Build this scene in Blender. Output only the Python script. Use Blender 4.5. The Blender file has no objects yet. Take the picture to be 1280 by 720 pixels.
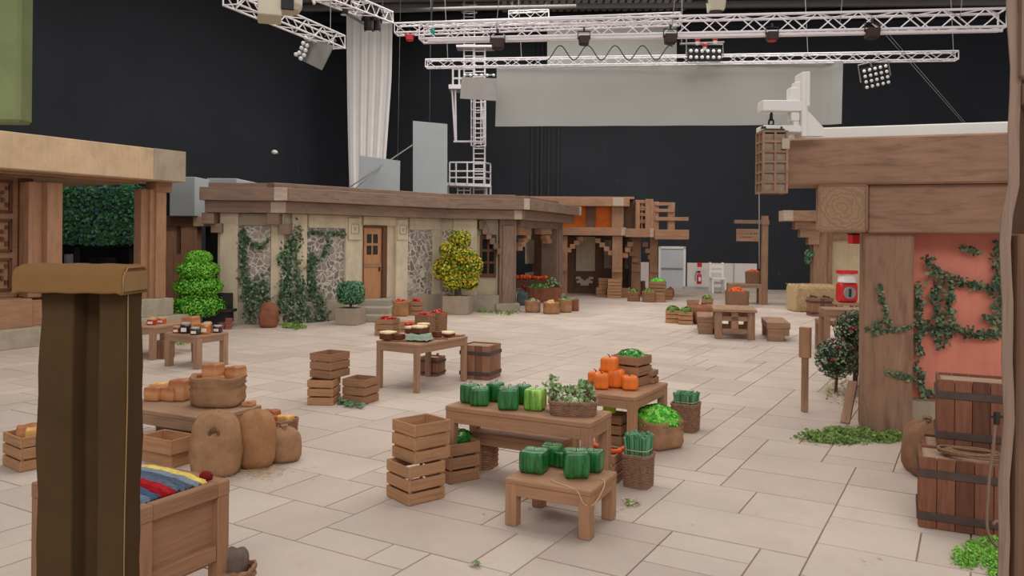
import bpy, bmesh, math, random
from mathutils import Matrix, Vector
R = math.radians
S = bpy.context.scene
rnd = random.Random(7)

# ------------------------------------------------------------------ camera
F, H0, CAMH, ROLL = 1000.0, 298.0, 2.5, 0.0100
cd = bpy.data.cameras.new('camera'); cam = bpy.data.objects.new('camera', cd)
S.collection.objects.link(cam); S.camera = cam
cd.sensor_width = 36; cd.lens = 36 * F / 1280; cd.clip_end = 200
cd.shift_y = (H0 - 360) / 1280
cam.matrix_world = Matrix.Translation((0, 0, CAMH)) @ Matrix.Rotation(R(90), 4, 'X') @ Matrix.Rotation(ROLL, 4, 'Z')

def uv(px, py):                     # direction of a photo point: sideways and down, per metre of distance
    u, w = px - 640, py - H0
    return (u + ROLL * w) / F, (w - ROLL * u) / F
def G(px, py, z=0.0):               # the spot at height z seen at a photo point
    u, w = uv(px, py); Y = (CAMH - z) / w
    return Vector((u * Y, Y, z))
def P(px, py, Y):
    u, w = uv(px, py)
    return Vector((u * Y, Y, CAMH - w * Y))

# ------------------------------------------------------------------ world and lights
S.view_settings.view_transform = 'Standard'; S.view_settings.look = 'None'
S.view_settings.exposure = 0.0; S.view_settings.gamma = 1.0
W = bpy.data.worlds.new('world'); S.world = W; W.use_nodes = True
W.node_tree.nodes['Background'].inputs[0].default_value = (0.95, 0.97, 1.0, 1)
W.node_tree.nodes['Background'].inputs[1].default_value = 0.62
def area(name, loc, sx, sy, power, col, rot=(0, 0, 0)):
    l = bpy.data.lights.new(name, 'AREA'); l.shape = 'RECTANGLE'; l.size = sx; l.size_y = sy
    l.energy = power; l.color = col
    o = bpy.data.objects.new(name, l); S.collection.objects.link(o); o.location = loc; o.rotation_euler = rot
area('stage_space_light', (-5, 13, 13.4), 9, 9, 760, (1, .95, .88))
area('stage_space_light', (6, 12, 13.4), 9, 9, 760, (1, .95, .88))
area('stage_space_light', (-3, 27, 13.4), 10, 8, 1080, (1, .96, .91))
area('stage_space_light', (9, 27, 13.4), 10, 8, 1150, (1, .96, .91))
area('stage_space_light', (2, 36, 13.4), 12, 4, 480, (1, .96, .91))
area('stage_front_light', (1, -5, 9.5), 12, 4, 750, (1, .95, .9), (R(62), 0, 0))

# ------------------------------------------------------------------ materials
def lin(c): return tuple(((v/255)/12.92 if v/255 <= .04045 else ((v/255+.055)/1.055)**2.4) for v in c)
def mk(name):
    m = bpy.data.materials.new(name); m.use_nodes = True
    nt = m.node_tree; b = nt.nodes['Principled BSDF']
    return m, nt, b
def N(nt, t, **k):
    n = nt.nodes.new(t)
    for a, v in k.items(): setattr(n, a, v)
    return n
def ramp(nt, fac, stops):
    r = N(nt, 'ShaderNodeValToRGB'); e = r.color_ramp.elements
    while len(e) < len(stops): e.new(0.5)
    for i, (p, c) in enumerate(stops):
        e[i].position = p; e[i].color = (*c, 1)
    nt.links.new(fac, r.inputs[0]); return r.outputs[0]
def mul(nt, a, fac_socket, lo, hi):
    mr = N(nt, 'ShaderNodeMapRange'); nt.links.new(fac_socket, mr.inputs[0])
    mr.inputs[3].default_value = lo; mr.inputs[4].default_value = hi
    hs = N(nt, 'ShaderNodeHueSaturation'); nt.links.new(a, hs.inputs['Color']); nt.links.new(mr.outputs[0], hs.inputs['Value'])
    return hs.outputs[0]
def noise(nt, vec, scale, detail=4, rough=.6, dist=0):
    n = N(nt, 'ShaderNodeTexNoise'); n.inputs['Scale'].default_value = scale; n.inputs['Detail'].default_value = detail
    n.inputs['Roughness'].default_value = rough; n.inputs['Distortion'].default_value = dist
    nt.links.new(vec, n.inputs['Vector']); return n
def mapping(nt, src, sc):
    mp = N(nt, 'ShaderNodeMapping'); mp.inputs['Scale'].default_value = sc; nt.links.new(src, mp.inputs['Vector']); return mp.outputs[0]
def bump(nt, b, h, strength=.4, dist=.02):
    bp = N(nt, 'ShaderNodeBump'); bp.inputs['Strength'].default_value = strength; bp.inputs['Distance'].default_value = dist
    nt.links.new(h, bp.inputs['Height']); nt.links.new(bp.outputs[0], b.inputs['Normal'])
def sc3(c, k): return tuple(min(1, v * k) for v in c)

def wood(name, c, grain=18, var=.25, con=.5, rough=.72):
    m, nt, b = mk(name); tc = N(nt, 'ShaderNodeTexCoord'); c = lin(c)
    v = mapping(nt, tc.outputs['UV'], (1.2, grain, 1))
    n = noise(nt, v, 1.6, 6, .65, .6)
    col = ramp(nt, n.outputs[0], [(.28, sc3(c, 1 - con)), (.5, c), (.72, sc3(c, 1 + con * .55))])
    n2 = noise(nt, tc.outputs['UV'], 1.3, 3); col = mul(nt, col, n2.outputs[0], .75, 1.25)
    g = N(nt, 'ShaderNodeNewGeometry'); col = mul(nt, col, g.outputs['Random Per Island'], 1 - var, 1 + var)
    nt.links.new(col, b.inputs['Base Color']); b.inputs['Roughness'].default_value = rough
    b.inputs['Specular IOR Level'].default_value = .3
    bump(nt, b, n.outputs[0], .25, .01); return m
def plain(name, c, rough=.8, var=.12, scale=3.0, metal=0, bmp=0, spec=.3):
    m, nt, b = mk(name); tc = N(nt, 'ShaderNodeTexCoord'); c = lin(c)
    n = noise(nt, tc.outputs['Object'], scale, 5)
    col = ramp(nt, n.outputs[0], [(.3, sc3(c, 1 - var)), (.7, sc3(c, 1 + var))])
    nt.links.new(col, b.inputs['Base Color']); b.inputs['Roughness'].default_value = rough
    b.inputs['Metallic'].default_value = metal; b.inputs['Specular IOR Level'].default_value = spec
    if bmp: bump(nt, b, n.outputs[0], bmp, .02)
    return m
def leafmat(name, stops, rough=.55):
    m, nt, b = mk(name); g = N(nt, 'ShaderNodeNewGeometry')
    col = ramp(nt, g.outputs['Random Per Island'], [(p, lin(c)) for p, c in stops])
    nt.links.new(col, b.inputs['Base Color']); b.inputs['Roughness'].default_value = rough
    b.inputs['Subsurface Weight'].default_value = 0; b.inputs['Specular IOR Level'].default_value = .35
    return m
def burlap(name, c):
    m, nt, b = mk(name); tc = N(nt, 'ShaderNodeTexCoord'); c = lin(c)
    n = noise(nt, tc.outputs['Object'], 5, 6, .7)
    col = ramp(nt, n.outputs[0], [(.3, sc3(c, .72)), (.7, sc3(c, 1.2))])
    w1 = N(nt, 'ShaderNodeTexWave'); w1.inputs['Scale'].default_value = 60; w1.bands_direction = 'Z'; w1.inputs['Distortion'].default_value = 1
    w2 = N(nt, 'ShaderNodeTexWave'); w2.inputs['Scale'].default_value = 60; w2.bands_direction = 'DIAGONAL'; w2.inputs['Distortion'].default_value = 1
    for w in (w1, w2): nt.links.new(tc.outputs['Object'], w.inputs['Vector'])
    a = N(nt, 'ShaderNodeMath', operation='MULTIPLY'); nt.links.new(w1.outputs[1], a.inputs[0]); nt.links.new(w2.outputs[1], a.inputs[1])
    col = mul(nt, col, a.outputs[0], .9, 1.12)
    nt.links.new(col, b.inputs['Base Color']); b.inputs['Roughness'].default_value = .95; b.inputs['Specular IOR Level'].default_value = .1
    n3 = noise(nt, mapping(nt, tc.outputs['Object'], (1, 1, .6)), 7, 3); bump(nt, b, n3.outputs[0], .6, .03); return m
def plaster(name, c, stain=.3):
    m, nt, b = mk(name); tc = N(nt, 'ShaderNodeTexCoord'); c = lin(c)
    n = noise(nt, tc.outputs['Object'], 1.6, 8, .7, .4)
    col = ramp(nt, n.outputs[0], [(.3, sc3(c, 1 - stain)), (.55, c), (.8, sc3(c, 1.15))])
    n2 = noise(nt, mapping(nt, tc.outputs['Object'], (6, 6, .7)), 2, 4); col = mul(nt, col, n2.outputs[0], .85, 1.12)
    nt.links.new(col, b.inputs['Base Color']); b.inputs['Roughness'].default_value = .9; b.inputs['Specular IOR Level'].default_value = .2
    bump(nt, b, n.outputs[0], .3, .02); return m
def cobble(name, scale=5.4):
    m, nt, b = mk(name); tc = N(nt, 'ShaderNodeTexCoord')
    vn = noise(nt, tc.outputs['Object'], 3, 2); mx = N(nt, 'ShaderNodeVectorMath', operation='MULTIPLY_ADD')
    nt.links.new(vn.outputs['Color'], mx.inputs[0]); mx.inputs[1].default_value = (.35, .35, .35); nt.links.new(tc.outputs['Object'], mx.inputs[2])
    e = N(nt, 'ShaderNodeTexVoronoi', feature='DISTANCE_TO_EDGE'); e.inputs['Scale'].default_value = scale
    f = N(nt, 'ShaderNodeTexVoronoi', feature='F1'); f.inputs['Scale'].default_value = scale
    for q in (e, f): nt.links.new(mx.outputs[0], q.inputs['Vector'])
    st = ramp(nt, f.outputs['Color'], [(.1, lin((118, 110, 106))), (.5, lin((150, 141, 134))), (.9, lin((178, 166, 154)))])
    k = ramp(nt, e.outputs['Distance'], [(.05, (0, 0, 0)), (.12, (1, 1, 1))])
    mix = N(nt, 'ShaderNodeMixRGB'); nt.links.new(k, mix.inputs[0]); mix.inputs[1].default_value = (*lin((212, 200, 182)), 1); nt.links.new(st, mix.inputs[2])
    n = noise(nt, tc.outputs['Object'], 14, 6, .7); col = mul(nt, mix.outputs[0], n.outputs[0], .7, 1.25)
    nt.links.new(col, b.inputs['Base Color']); b.inputs['Roughness'].default_value = .9
    bump(nt, b, k, .5, .03); return m

M_ = {
 'post': wood('brown_beam_paint', (146, 112, 90), 8, .12, .35),
 'beam': wood('brown_grey_beam', (134, 110, 95), 8, .10, .32),
 'beamlight': wood('pale_beam_end', (182, 164, 146), 8, .1, .25),
 'hutwood': wood('warm_hut_timber', (154, 120, 96), 7, .10, .38),
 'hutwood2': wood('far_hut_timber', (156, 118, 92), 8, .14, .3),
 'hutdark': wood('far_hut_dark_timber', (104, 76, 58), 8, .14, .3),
 'table': wood('table_wood', (162, 128, 102), 22, .08, .3),
 'tabledk': wood('table_wood_brown', (170, 128, 98), 22, .06, .25),
 'crate': wood('crate_slat_wood', (178, 134, 98), 20, .14, .28),
 'cratedk': wood('crate_slat_brown', (158, 118, 88), 20, .14, .3),
 'tub': wood('stained_tub_planks', (146, 104, 82), 16, .28, .4),
 'tubred': wood('stained_red_planks', (122, 78, 58), 14, .25, .35),
 'hoop': plain('dark_hoop', (84, 68, 62), .6, .2, 8),
 'tublid': wood('pale_tub_lid', (168, 140, 118), 10, .06, .2),
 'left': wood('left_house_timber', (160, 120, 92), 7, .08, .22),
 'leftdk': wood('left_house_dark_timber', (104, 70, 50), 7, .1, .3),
 'pale': plaster('pale_roof_plaster', (208, 178, 146), .22),
 'stonebeige': plaster('beige_pilaster_plaster', (214, 198, 172), .2),
 'plinth': plaster('grey_plinth', (178, 165, 147), .3),
 'cobble': cobble('cobble_panel'),
 'red': plaster('terracotta_plaster', (232, 144, 122), .14),
 'orange': plaster('orange_plaster', (214, 112, 48), .15),
 'sandstone': plaster('sandstone_plaster', (214, 192, 158), .15),
 'greybox': plain('grey_board', (172, 176, 178), .8, .04, 1),
 'screen': plain('grey_screen_cloth', (154, 154, 149), .9, .03, .5),
 'silver': plain('silver_softbox', (150, 146, 142), .45, .08, 2, .4),
 'alu': plain('white_aluminium', (226, 220, 224), .45, .04, 3, .1),
 'white': plain('white_paint', (232, 228, 222), .7, .03, 1),
 'whitewall': plain('white_dado_paint', (225, 215, 208), .8, .03, 1),
 'doorgrey': plain('pale_grey_door', (196, 200, 204), .6, .03, 1),
 'black': plain('black_metal', (34, 33, 34), .5, .2, 4),
 'iron': plain('dark_iron', (58, 54, 52), .5, .2, 6, .4),
 'benchwood': wood('red_brown_bench', (152, 112, 84), 22, .06, .25), 'bulb': plain('lamp_glass', (225, 225, 225), .2, .05, 3),
 'cream': plain('cream_fixture', (196, 188, 168), .6, .05, 2),
 'rust': plain('brown_fixture', (62, 46, 42), .6, .15, 5),
 'redp': plain('red_paint', (205, 30, 36), .4, .08, 4, 0, 0, .5),
 'teal': plain('teal_strap', (40, 150, 130), .7, .1, 4),
 'rope': plain('grey_rope', (140, 138, 134), .9, .1, 30),
 'twine': plain('straw_twine', (214, 186, 140), .9, .1, 30),
 'feltcap': plain('lit_golden_felt', (124, 92, 56), .95, .15, 3, 0, .4, .1), 'felt': plain('shaded_olive_felt', (74, 55, 35), .95, .18, 2.2, 0, .4, .1),  # one felt split: cap tinted as lit top, shaft darkened as its shaded side
 'feltlight': plain('felt_tan', (150, 118, 80), .95, .12, 3, 0, .3, .1),
 'green_block': plain('mottled_olive_paint', (116, 124, 84), .9, .22, 2.5, 0, .2),
 'burlap': burlap('burlap', (172, 132, 100)), 'burlap2': burlap('burlap_orange', (176, 130, 92)), 'burlapmid': burlap('burlap_brown', (156, 118, 92)), 'burlapdk': burlap('burlap_red_brown', (150, 98, 76)),
 'wicker': plain('wicker', (150, 112, 84), .8, .3, 22, 0, .4), 'wickerdk': plain('wicker_dark', (148, 112, 90), .8, .3, 22, 0, .4),
 'soil': plain('dark_soil', (66, 52, 44), 1, .3, 20, 0, .5), 'trunk': wood('bark', (96, 80, 68), 10, .1, .4),
 'hay': plain('hay', (200, 172, 132), .95, .25, 26, 0, .6), 'cloth': plain('sage_cloth', (150, 168, 148), .9, .08, 6),
 'pinkcloth': plain('pink_cloth', (216, 186, 172), .9, .06, 6),
 'drape': plain('white_drape', (250, 244, 240), .9, .03, 2),
 'planter': plaster('concrete_planter', (172, 156, 136), .22),
 'step': plaster('stone_step', (176, 166, 150), .18),
 'pie': plain('dark_cake', (106, 62, 44), .8, .2, 14), 'icing': plain('cream_icing', (246, 220, 176), .6, .06, 8),
 'board': wood('serving_board', (140, 92, 66), 14, .1, .3),
 'brick': plain('red_brick', (150, 92, 74), .9, .2, 6), 'stoneobj': plain('grey_brown_stone', (110, 92, 82), .95, .3, 9, 0, .8),
 'apple': plain('red_apple', (196, 34, 30), .35, .25, 9, 0, 0, .5),
 'carrot': plain('orange_root', (236, 96, 36), .5, .15, 9), 'potato': plain('pale_onion', (226, 192, 140), .6, .15, 9),
 'greencloth': plain('green_screen', (30, 190, 80), .9, .02, 1), 'darkcloth': plain('black_cloth', (30, 29, 31), .95, .2, 1),
 'glassjar': None,
}
LV = {
 'box': leafmat('box_leaves', [(0, (62, 140, 30)), (.5, (112, 192, 50)), (1, (172, 226, 92))]),
 'ivy': leafmat('ivy_leaves', [(0, (46, 70, 50)), (.5, (78, 104, 72)), (1, (142, 158, 124))]),
 'hedge': leafmat('hedge_leaves', [(0, (34, 86, 58)), (.5, (62, 122, 78)), (.9, (110, 160, 112)), (1, (96, 84, 170))]),
 'ball': leafmat('ball_leaves', [(0, (52, 98, 70)), (.5, (80, 130, 92)), (1, (128, 166, 128))]),
 'yellow': leafmat('yellow_tree_leaves', [(0, (74, 104, 28)), (.4, (128, 148, 38)), (.7, (200, 186, 44)), (.93, (236, 206, 60)), (1, (232, 130, 30))]),
 'lettuce': leafmat('lettuce_leaves', [(0, (50, 150, 30)), (.5, (92, 206, 52)), (1, (176, 238, 110))]),
 'bok': leafmat('crate_greens', [(0, (20, 92, 22)), (.5, (50, 150, 46)), (1, (180, 222, 150))]),
 'corner': leafmat('corner_weed_leaves', [(0, (78, 140, 40)), (.5, (120, 186, 62)), (1, (168, 214, 96))]),
 'leek': leafmat('leek_stalks', [(0, (62, 122, 84)), (.5, (92, 150, 108)), (1, (136, 182, 140))]),
 'beet': leafmat('beet_leaves', [(0, (110, 30, 44)), (.25, (80, 126, 62)), (.6, (150, 176, 116)), (1, (216, 218, 190))]),
 'grass': leafmat('weed_leaves', [(0, (72, 104, 42)), (.5, (104, 140, 60)), (1, (150, 168, 88))]),
 'rose': leafmat('rose_leaves', [(0, (44, 66, 46)), (.5, (84, 112, 76)), (.8, (140, 156, 124)), (1, (190, 194, 170))]),
 'petal': leafmat('red_petals', [(0, (150, 14, 26)), (1, (216, 40, 44))]),
 'litter': leafmat('dry_litter', [(0, (190, 176, 140)), (.6, (220, 208, 176)), (1, (140, 130, 84))]),
}

# ------------------------------------------------------------------ object helpers
def link(o): S.collection.objects.link(o); return o
def tag(o, label, cat, group=None, kind=None):
    if label: o['label'] = label
    if cat: o['category'] = cat
    if group: o['group'] = group
    if kind: o['kind'] = kind
    return o
def thing(name, label, cat, loc=(0, 0, 0), rotz=0, group=None):
    o = link(bpy.data.objects.new(name, None)); o.location = loc; o.rotation_euler = (0, 0, rotz)
    o.empty_display_size = .1
    return tag(o, label, cat, group)
def wmat(o):
    m = Matrix.Translation(o.location) @ o.rotation_euler.to_matrix().to_4x4() @ Matrix.Diagonal((*o.scale, 1))
    return wmat(o.parent) @ m if o.parent else m
class MB:
    def __init__(s): s.v = []; s.f = []; s.u = []; s.mi = []
    def raw(s, vs, fs, uvs=None, mi=0):
        b = len(s.v); s.v += [tuple(p) for p in vs]
        for i, f in enumerate(fs):
            s.f.append(tuple(b + k for k in f)); s.mi.append(mi)
            s.u.append(uvs[i] if uvs else [(vs[k][0], vs[k][1]) for k in f])
    def box(s, x0, x1, y0, y1, z0, z1, T=None, mi=0, taper=0):
        x0, x1 = min(x0, x1), max(x0, x1); y0, y1 = min(y0, y1), max(y0, y1); z0, z1 = min(z0, z1), max(z0, z1)
        c = [Vector((x, y, z)) for z in (z0, z1) for y in (y0, y1) for x in (x0, x1)]
        if taper:
            cx, cy = (x0+x1)/2, (y0+y1)/2
            for p in c[:4]: p.x = cx + (p.x-cx)*(1-taper); p.y = cy + (p.y-cy)*(1-taper)
        fs = [(0, 2, 3, 1), (4, 5, 7, 6), (0, 1, 5, 4), (2, 6, 7, 3), (0, 4, 6, 2), (1, 3, 7, 5)]
        d = (x1-x0, y1-y0, z1-z0); L = d.index(max(d)); o1, o2 = rnd.random()*50, rnd.random()*50
        ax = [(0, 1), (0, 1), (0, 2), (0, 2), (1, 2), (1, 2)]; uvs = []
        for f, (a, b) in zip(fs, ax):
            if b == L: a, b = b, a
            uvs.append([(c[k][a] + o1, c[k][b] + o2) for k in f])
        if T is not None: c = [T @ p for p in c]
        s.raw(c, fs, uvs, mi)
    def beam(s, p0, p1, w, h=None, mi=0, up=(0, 0, 1)):
        p0, p1 = Vector(p0), Vector(p1); h = h or w; d = p1 - p0; L = d.length; x = d.normalized()
        u = Vector(up)
        if abs(x.dot(u)) > .98: u = Vector((0, 1, 0))
        y = u.cross(x).normalized(); z = x.cross(y)
        T = Matrix.Translation(p0) @ Matrix((x, y, z)).transposed().to_4x4()
        s.box(0, L, -w/2, w/2, -h/2, h/2, T, mi)
    def tube(s, pts, r, n=6, closed=False, mi=0, r2=None):
        pts = [Vector(p) for p in pts]; rings = []; m = len(pts); prev = None; b = []
        for i, p in enumerate(pts):
            if closed: t = pts[(i+1) % m] - pts[i-1]
            else: t = pts[min(i+1, m-1)] - pts[max(i-1, 0)]
            t = t.normalized() if t.length else Vector((0, 0, 1))
            if prev is None: a = t.orthogonal().normalized()
            else: a = (prev - t*prev.dot(t)); a = a.normalized() if a.length > 1e-6 else t.orthogonal().normalized()
            prev = a; c = t.cross(a); rr = r if r2 is None else r + (r2-r)*i/max(1, m-1)
            b += [p + (a*math.cos(k*2*math.pi/n) + c*math.sin(k*2*math.pi/n))*rr for k in range(n)]
        fs = []
        for i in range(m if closed else m-1):
            j = (i+1) % m
            for k in range(n): q = (k+1) % n; fs.append((i*n+k, i*n+q, j*n+q, j*n+k))
        if not closed: fs.append(tuple(range(n))[::-1]); fs.append(tuple((m-1)*n+k for k in range(n)))
        s.raw(b, fs, None, mi)
    def rings(s, prof, n=24, sx=1, sy=1, pw=2, c=(0, 0, 0), fn=None, mi=0, cap=True):
        # stacked cross sections: prof = [(z, r)], superellipse of power pw (4 and up = squarish)
        b = []
        for z, r in prof:
            for k in range(n):
                a = 2*math.pi*k/n; ca, sa = math.cos(a), math.sin(a)
                q = (abs(ca)**pw + abs(sa)**pw)**(-1/pw)
                p = Vector((c[0] + ca*q*r*sx, c[1] + sa*q*r*sy, c[2] + z))
                b.append(fn(p, a, z, r) if fn else p)
        fs = []
        for i in range(len(prof)-1):
            for k in range(n): q = (k+1) % n; fs.append((i*n+k, i*n+q, (i+1)*n+q, (i+1)*n+k))
        if cap: fs.append(tuple(range(n))[::-1]); fs.append(tuple((len(prof)-1)*n+k for k in range(n)))
        s.raw(b, fs, None, mi)
    def ball(s, c, r, n=10, sz=1, mi=0, pw=2, jit=0):
        prof = []; m = max(4, n//2)
        for i in range(m+1):
            t = -math.pi/2 + math.pi*i/m; prof.append((math.sin(t)*r*sz, max(.001, math.cos(t)*r)))
        s.rings(prof, n, 1, 1, pw, c, (lambda p, a, z, rr: p + Vector((rnd.uniform(-1, 1), rnd.uniform(-1, 1), rnd.uniform(-1, 1)))*jit) if jit else None, mi)
    def leaf(s, p, nrm, size, mi=0):
        nrm = Vector(nrm); nrm = nrm.normalized() if nrm.length else Vector((0, 0, 1))
        a = nrm.orthogonal().normalized(); ang = rnd.random()*6.283
        x = a*math.cos(ang) + nrm.cross(a)*math.sin(ang); y = nrm.cross(x)
        p = Vector(p); k = size*rnd.uniform(.7, 1.25)
        s.raw([p - x*k*.5, p - y*k*.33 + nrm*k*.12, p + x*k*.55 + nrm*k*.1, p + y*k*.33 + nrm*k*.12], [(0, 1, 2), (0, 2, 3)], None, mi)
    def build(s, name, mats, parent=None, bevel=0, smooth=False, world=False, label=None, seg=1, solid=0):
        me = bpy.data.meshes.new(name); vs = s.v
        if world and parent is not None:
            inv = wmat(parent).inverted(); vs = [inv @ Vector(p) for p in vs]
        me.from_pydata([tuple(p) for p in vs], [], s.f)
        l = me.uv_layers.new(name='UVMap'); flat = []
        for u in s.u:
            for a in u: flat += [a[0], a[1]]
        l.data.foreach_set('uv', flat)
        if not isinstance(mats, (list, tuple)): mats = [mats]
        for m in mats: me.materials.append(m)
        me.polygons.foreach_set('material_index', s.mi)
        if smooth: me.polygons.foreach_set('use_smooth', [True]*len(s.f))
        me.update(); o = link(bpy.data.objects.new(name, me))
        if parent is not None: o.parent = parent
        if label: o['label'] = label
        if bevel:
            b = o.modifiers.new('soft_edges', 'BEVEL'); b.width = bevel; b.segments = seg; b.limit_method = 'ANGLE'
        return o
def fix_normals(o):
    b = bmesh.new(); b.from_mesh(o.data); bmesh.ops.recalc_face_normals(b, faces=b.faces); b.to_mesh(o.data); b.free(); return o
def copy_tree(o, parent=None):
    c = o.copy(); link(c)
    if parent is not None: c.parent = parent
    for ch in list(o.children): copy_tree(ch, c)
    return c
def frame(p0, p1):
    p0, p1 = Vector((p0[0], p0[1], 0)), Vector((p1[0], p1[1], 0)); x = (p1-p0).normalized(); z = Vector((0, 0, 1)); y = z.cross(x)
    T = Matrix.Translation(p0) @ Matrix((x, y, z)).transposed().to_4x4()
    return T
def fs_(T, px, off=0, py=320):      # distance along a wall plane at which a photo column is seen
    u = uv(px, py)[0]; o = T.translation - T.col[1].xyz*off; x = T.col[0].xyz
    # (o.x + s x.x) = u (o.y + s x.y)
    return (u*o.y - o.x)/(x.x - u*x.y)
def fz_(T, px, py, off=0):
    s = fs_(T, px, off, py); p = T.translation - T.col[1].xyz*off + T.col[0].xyz*s
    return CAMH - uv(px, py)[1]*p.y
def fb(m, T, s0, s1, o0, o1, z0, z1, mi=0): m.box(s0, s1, -o1, -o0, z0, z1, T, mi)   # o = outwards, towards the square
def corner_place(px, py, z, L, Wd, deg, which=(1, -1)):  # base centre of an oblong whose given corner is seen at px,py at height z
    c = G(px, py, z); a = R(-deg); x = Vector((math.cos(a), math.sin(a), 0)); y = Vector((-math.sin(a), math.cos(a), 0))
    p = c - x*(L/2*which[0]) - y*(Wd/2*which[1]); return Vector((p.x, p.y, 0)), a
def on(T3, lx, ly, z=0):            # local spot on a table -> world
    base, a = T3; return Vector((base.x + lx*math.cos(a) - ly*math.sin(a), base.y + lx*math.sin(a) + ly*math.cos(a), z))
# ------------------------------------------------------------------ the stage shell
def struct(name, mb, m, **k):
    o = mb.build(name, m, **k); o['kind'] = 'structure'; return o
def paving():
    r = random.Random(3); cell = .37; ang = R(-30); n0, n1, m0, m1 = -100, 120, -40, 150
    used = {}; mb = MB(); ca, sa = math.cos(ang), math.sin(ang)
    def wp(a, b, z): return (ca*a - sa*b, sa*a + ca*b, z)
    for j in range(m0, m1):
        for i in range(n0, n1):
            if (i, j) in used: continue
            X, Y, _ = wp(i*cell, j*cell, 0)
            if Y < -1 or Y > 44.5 or abs(X) > 5 + Y*.78: continue
            w, h = r.choice([(2, 1), (3, 2), (2, 2), (3, 2), (4, 2), (3, 1), (2, 2), (3, 3)])
            while w > 1 and any((i+k, j) in used for k in range(w)): w -= 1
            while h > 1 and any((i+k, j+q) in used for k in range(w) for q in range(h)): h -= 1
            for k in range(w):
                for q in range(h): used[(i+k, j+q)] = 1
            a0, b0, a1, b1 = i*cell+.0028, j*cell+.0028, (i+w)*cell-.0028, (j+h)*cell-.0028
            z = r.uniform(-.003, .0); c = .005; o = r.random()*100
            vs = [wp(a0, b0, -.03), wp(a1, b0, -.03), wp(a1, b1, -.03), wp(a0, b1, -.03), wp(a0+c, b0+c, z), wp(a1-c, b0+c, z), wp(a1-c, b1-c, z), wp(a0+c, b1-c, z)]
            mb.raw(vs, [(4, 5, 6, 7), (0, 1, 5, 4), (1, 2, 6, 5), (2, 3, 7, 6), (3, 0, 4, 7)])
    b = len(mb.v)
    mb.raw([(-45, -3, -.02), (45, -3, -.02), (45, 46, -.02), (-45, 46, -.02)], [(0, 1, 2, 3)], None, 1)
    m, nt, bs = mk('pale_paving_slabs'); tc = N(nt, 'ShaderNodeTexCoord'); g = N(nt, 'ShaderNodeNewGeometry')
    col = ramp(nt, g.outputs['Random Per Island'], [(0, lin((196, 179, 167))), (.5, lin((203, 187, 175))), (1, lin((209, 193, 180)))])
    n = noise(nt, tc.outputs['Object'], .5, 6, .6, .5); col = mul(nt, col, n.outputs[0], .72, 1.24)
    n2 = noise(nt, tc.outputs['Object'], 14, 6, .7); col = mul(nt, col, n2.outputs[0], .93, 1.06)
    n4 = noise(nt, tc.outputs['Object'], 2.2, 5, .6, 1); st = ramp(nt, n4.outputs[0], [(.55, (0, 0, 0)), (.72, (1, 1, 1))])
    mx = N(nt, 'ShaderNodeMixRGB'); mf = N(nt, 'ShaderNodeMath', operation='MULTIPLY'); mf.inputs[1].default_value = .4
    nt.links.new(st, mf.inputs[0]); nt.links.new(mf.outputs[0], mx.inputs[0]); nt.links.new(col, mx.inputs[1]); mx.inputs[2].default_value = (*lin((198, 174, 154)), 1)
    nt.links.new(mx.outputs[0], bs.inputs['Base Color']); bs.inputs['Roughness'].default_value = .75; bs.inputs['Specular IOR Level'].default_value = .25
    bump(nt, bs, n2.outputs[0], .15, .005)
    grout = plain('sandy_joint', (168, 150, 136), .95, .25, 2)
    struct('floor', mb, [m, grout])
paving()
# black walls with scuffs
def blackwall():
    m, nt, b = mk('black_stage_wall'); tc = N(nt, 'ShaderNodeTexCoord')
    n = noise(nt, tc.outputs['Object'], .25, 7, .6, .3); c = lin((48, 51, 56))
    col = ramp(nt, n.outputs[0], [(.3, sc3(c, .85)), (.7, sc3(c, 1.12))])
    n2 = noise(nt, mapping(nt, tc.outputs['Object'], (1, 1, .6)), 1.7, 2); k = ramp(nt, n2.outputs[0], [(.72, (0, 0, 0)), (.80, (1, 1, 1))])
    mf = N(nt, 'ShaderNodeMath', operation='MULTIPLY'); mf.inputs[1].default_value = .22; nt.links.new(k, mf.inputs[0])
    mx = N(nt, 'ShaderNodeMixRGB'); nt.links.new(mf.outputs[0], mx.inputs[0]); nt.links.new(col, mx.inputs[1]); mx.inputs[2].default_value = (*lin((96, 98, 102)), 1)
    nt.links.new(mx.outputs[0], b.inputs['Base Color']); b.inputs['Roughness'].default_value = .75; b.inputs['Specular IOR Level'].default_value = .2
    return m
BW = blackwall()
CZ = 14.2
TB = frame((-9.1, 43.7), (9.15, 41.5))          # back wall, x along it to the right
mb = MB()
fb(mb, TB, -.3, 46, -.4, 0, 0, CZ)
struct('wall_back', mb, BW)
TL = frame((-26, 10), (-9.1, 43.7))
mb = MB(); fb(mb, TL, -4, (Vector((-9.1, 43.7, 0)) - Vector((-26, 10, 0))).length, -.4, 0, 0, CZ)
struct('wall_left', mb, BW)
# pleats of the black drapes hung on the back wall and in the corner
mb = MB()
for px in (596, 664, 671, 676, 685, 697):
    s = fs_(TB, px); fb(mb, TB, s-.06, s+.06, 0, .10, 5.5 if px < 600 else 1, 13)
struct('trim_1', mb, plain('black_drape_edge', (54, 56, 60), .9, .1, 2))
mb = MB()
s0, s1 = fs_(TB, 859), fs_(TB, 946)
zz = fz_(TB, 900, 329, .06)
fb(mb, TB, s0, s1, 0, .06, 0, zz); sa, sb = fs_(TB, 797), fs_(TB, 814); fb(mb, TB, sa, sb, 0, .06, 0, zz)
mid = fs_(TB, 917); 
struct('wall_dado', mb, M_['whitewall'])
mb = MB(); fb(mb, TB, s0-.2, s1+.1, .06, .6, 0, .1); fb(mb, TB, mid-.03, mid+.03, .06, .1, 0, zz)
struct('trim_2', mb, M_['greybox'])
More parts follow.
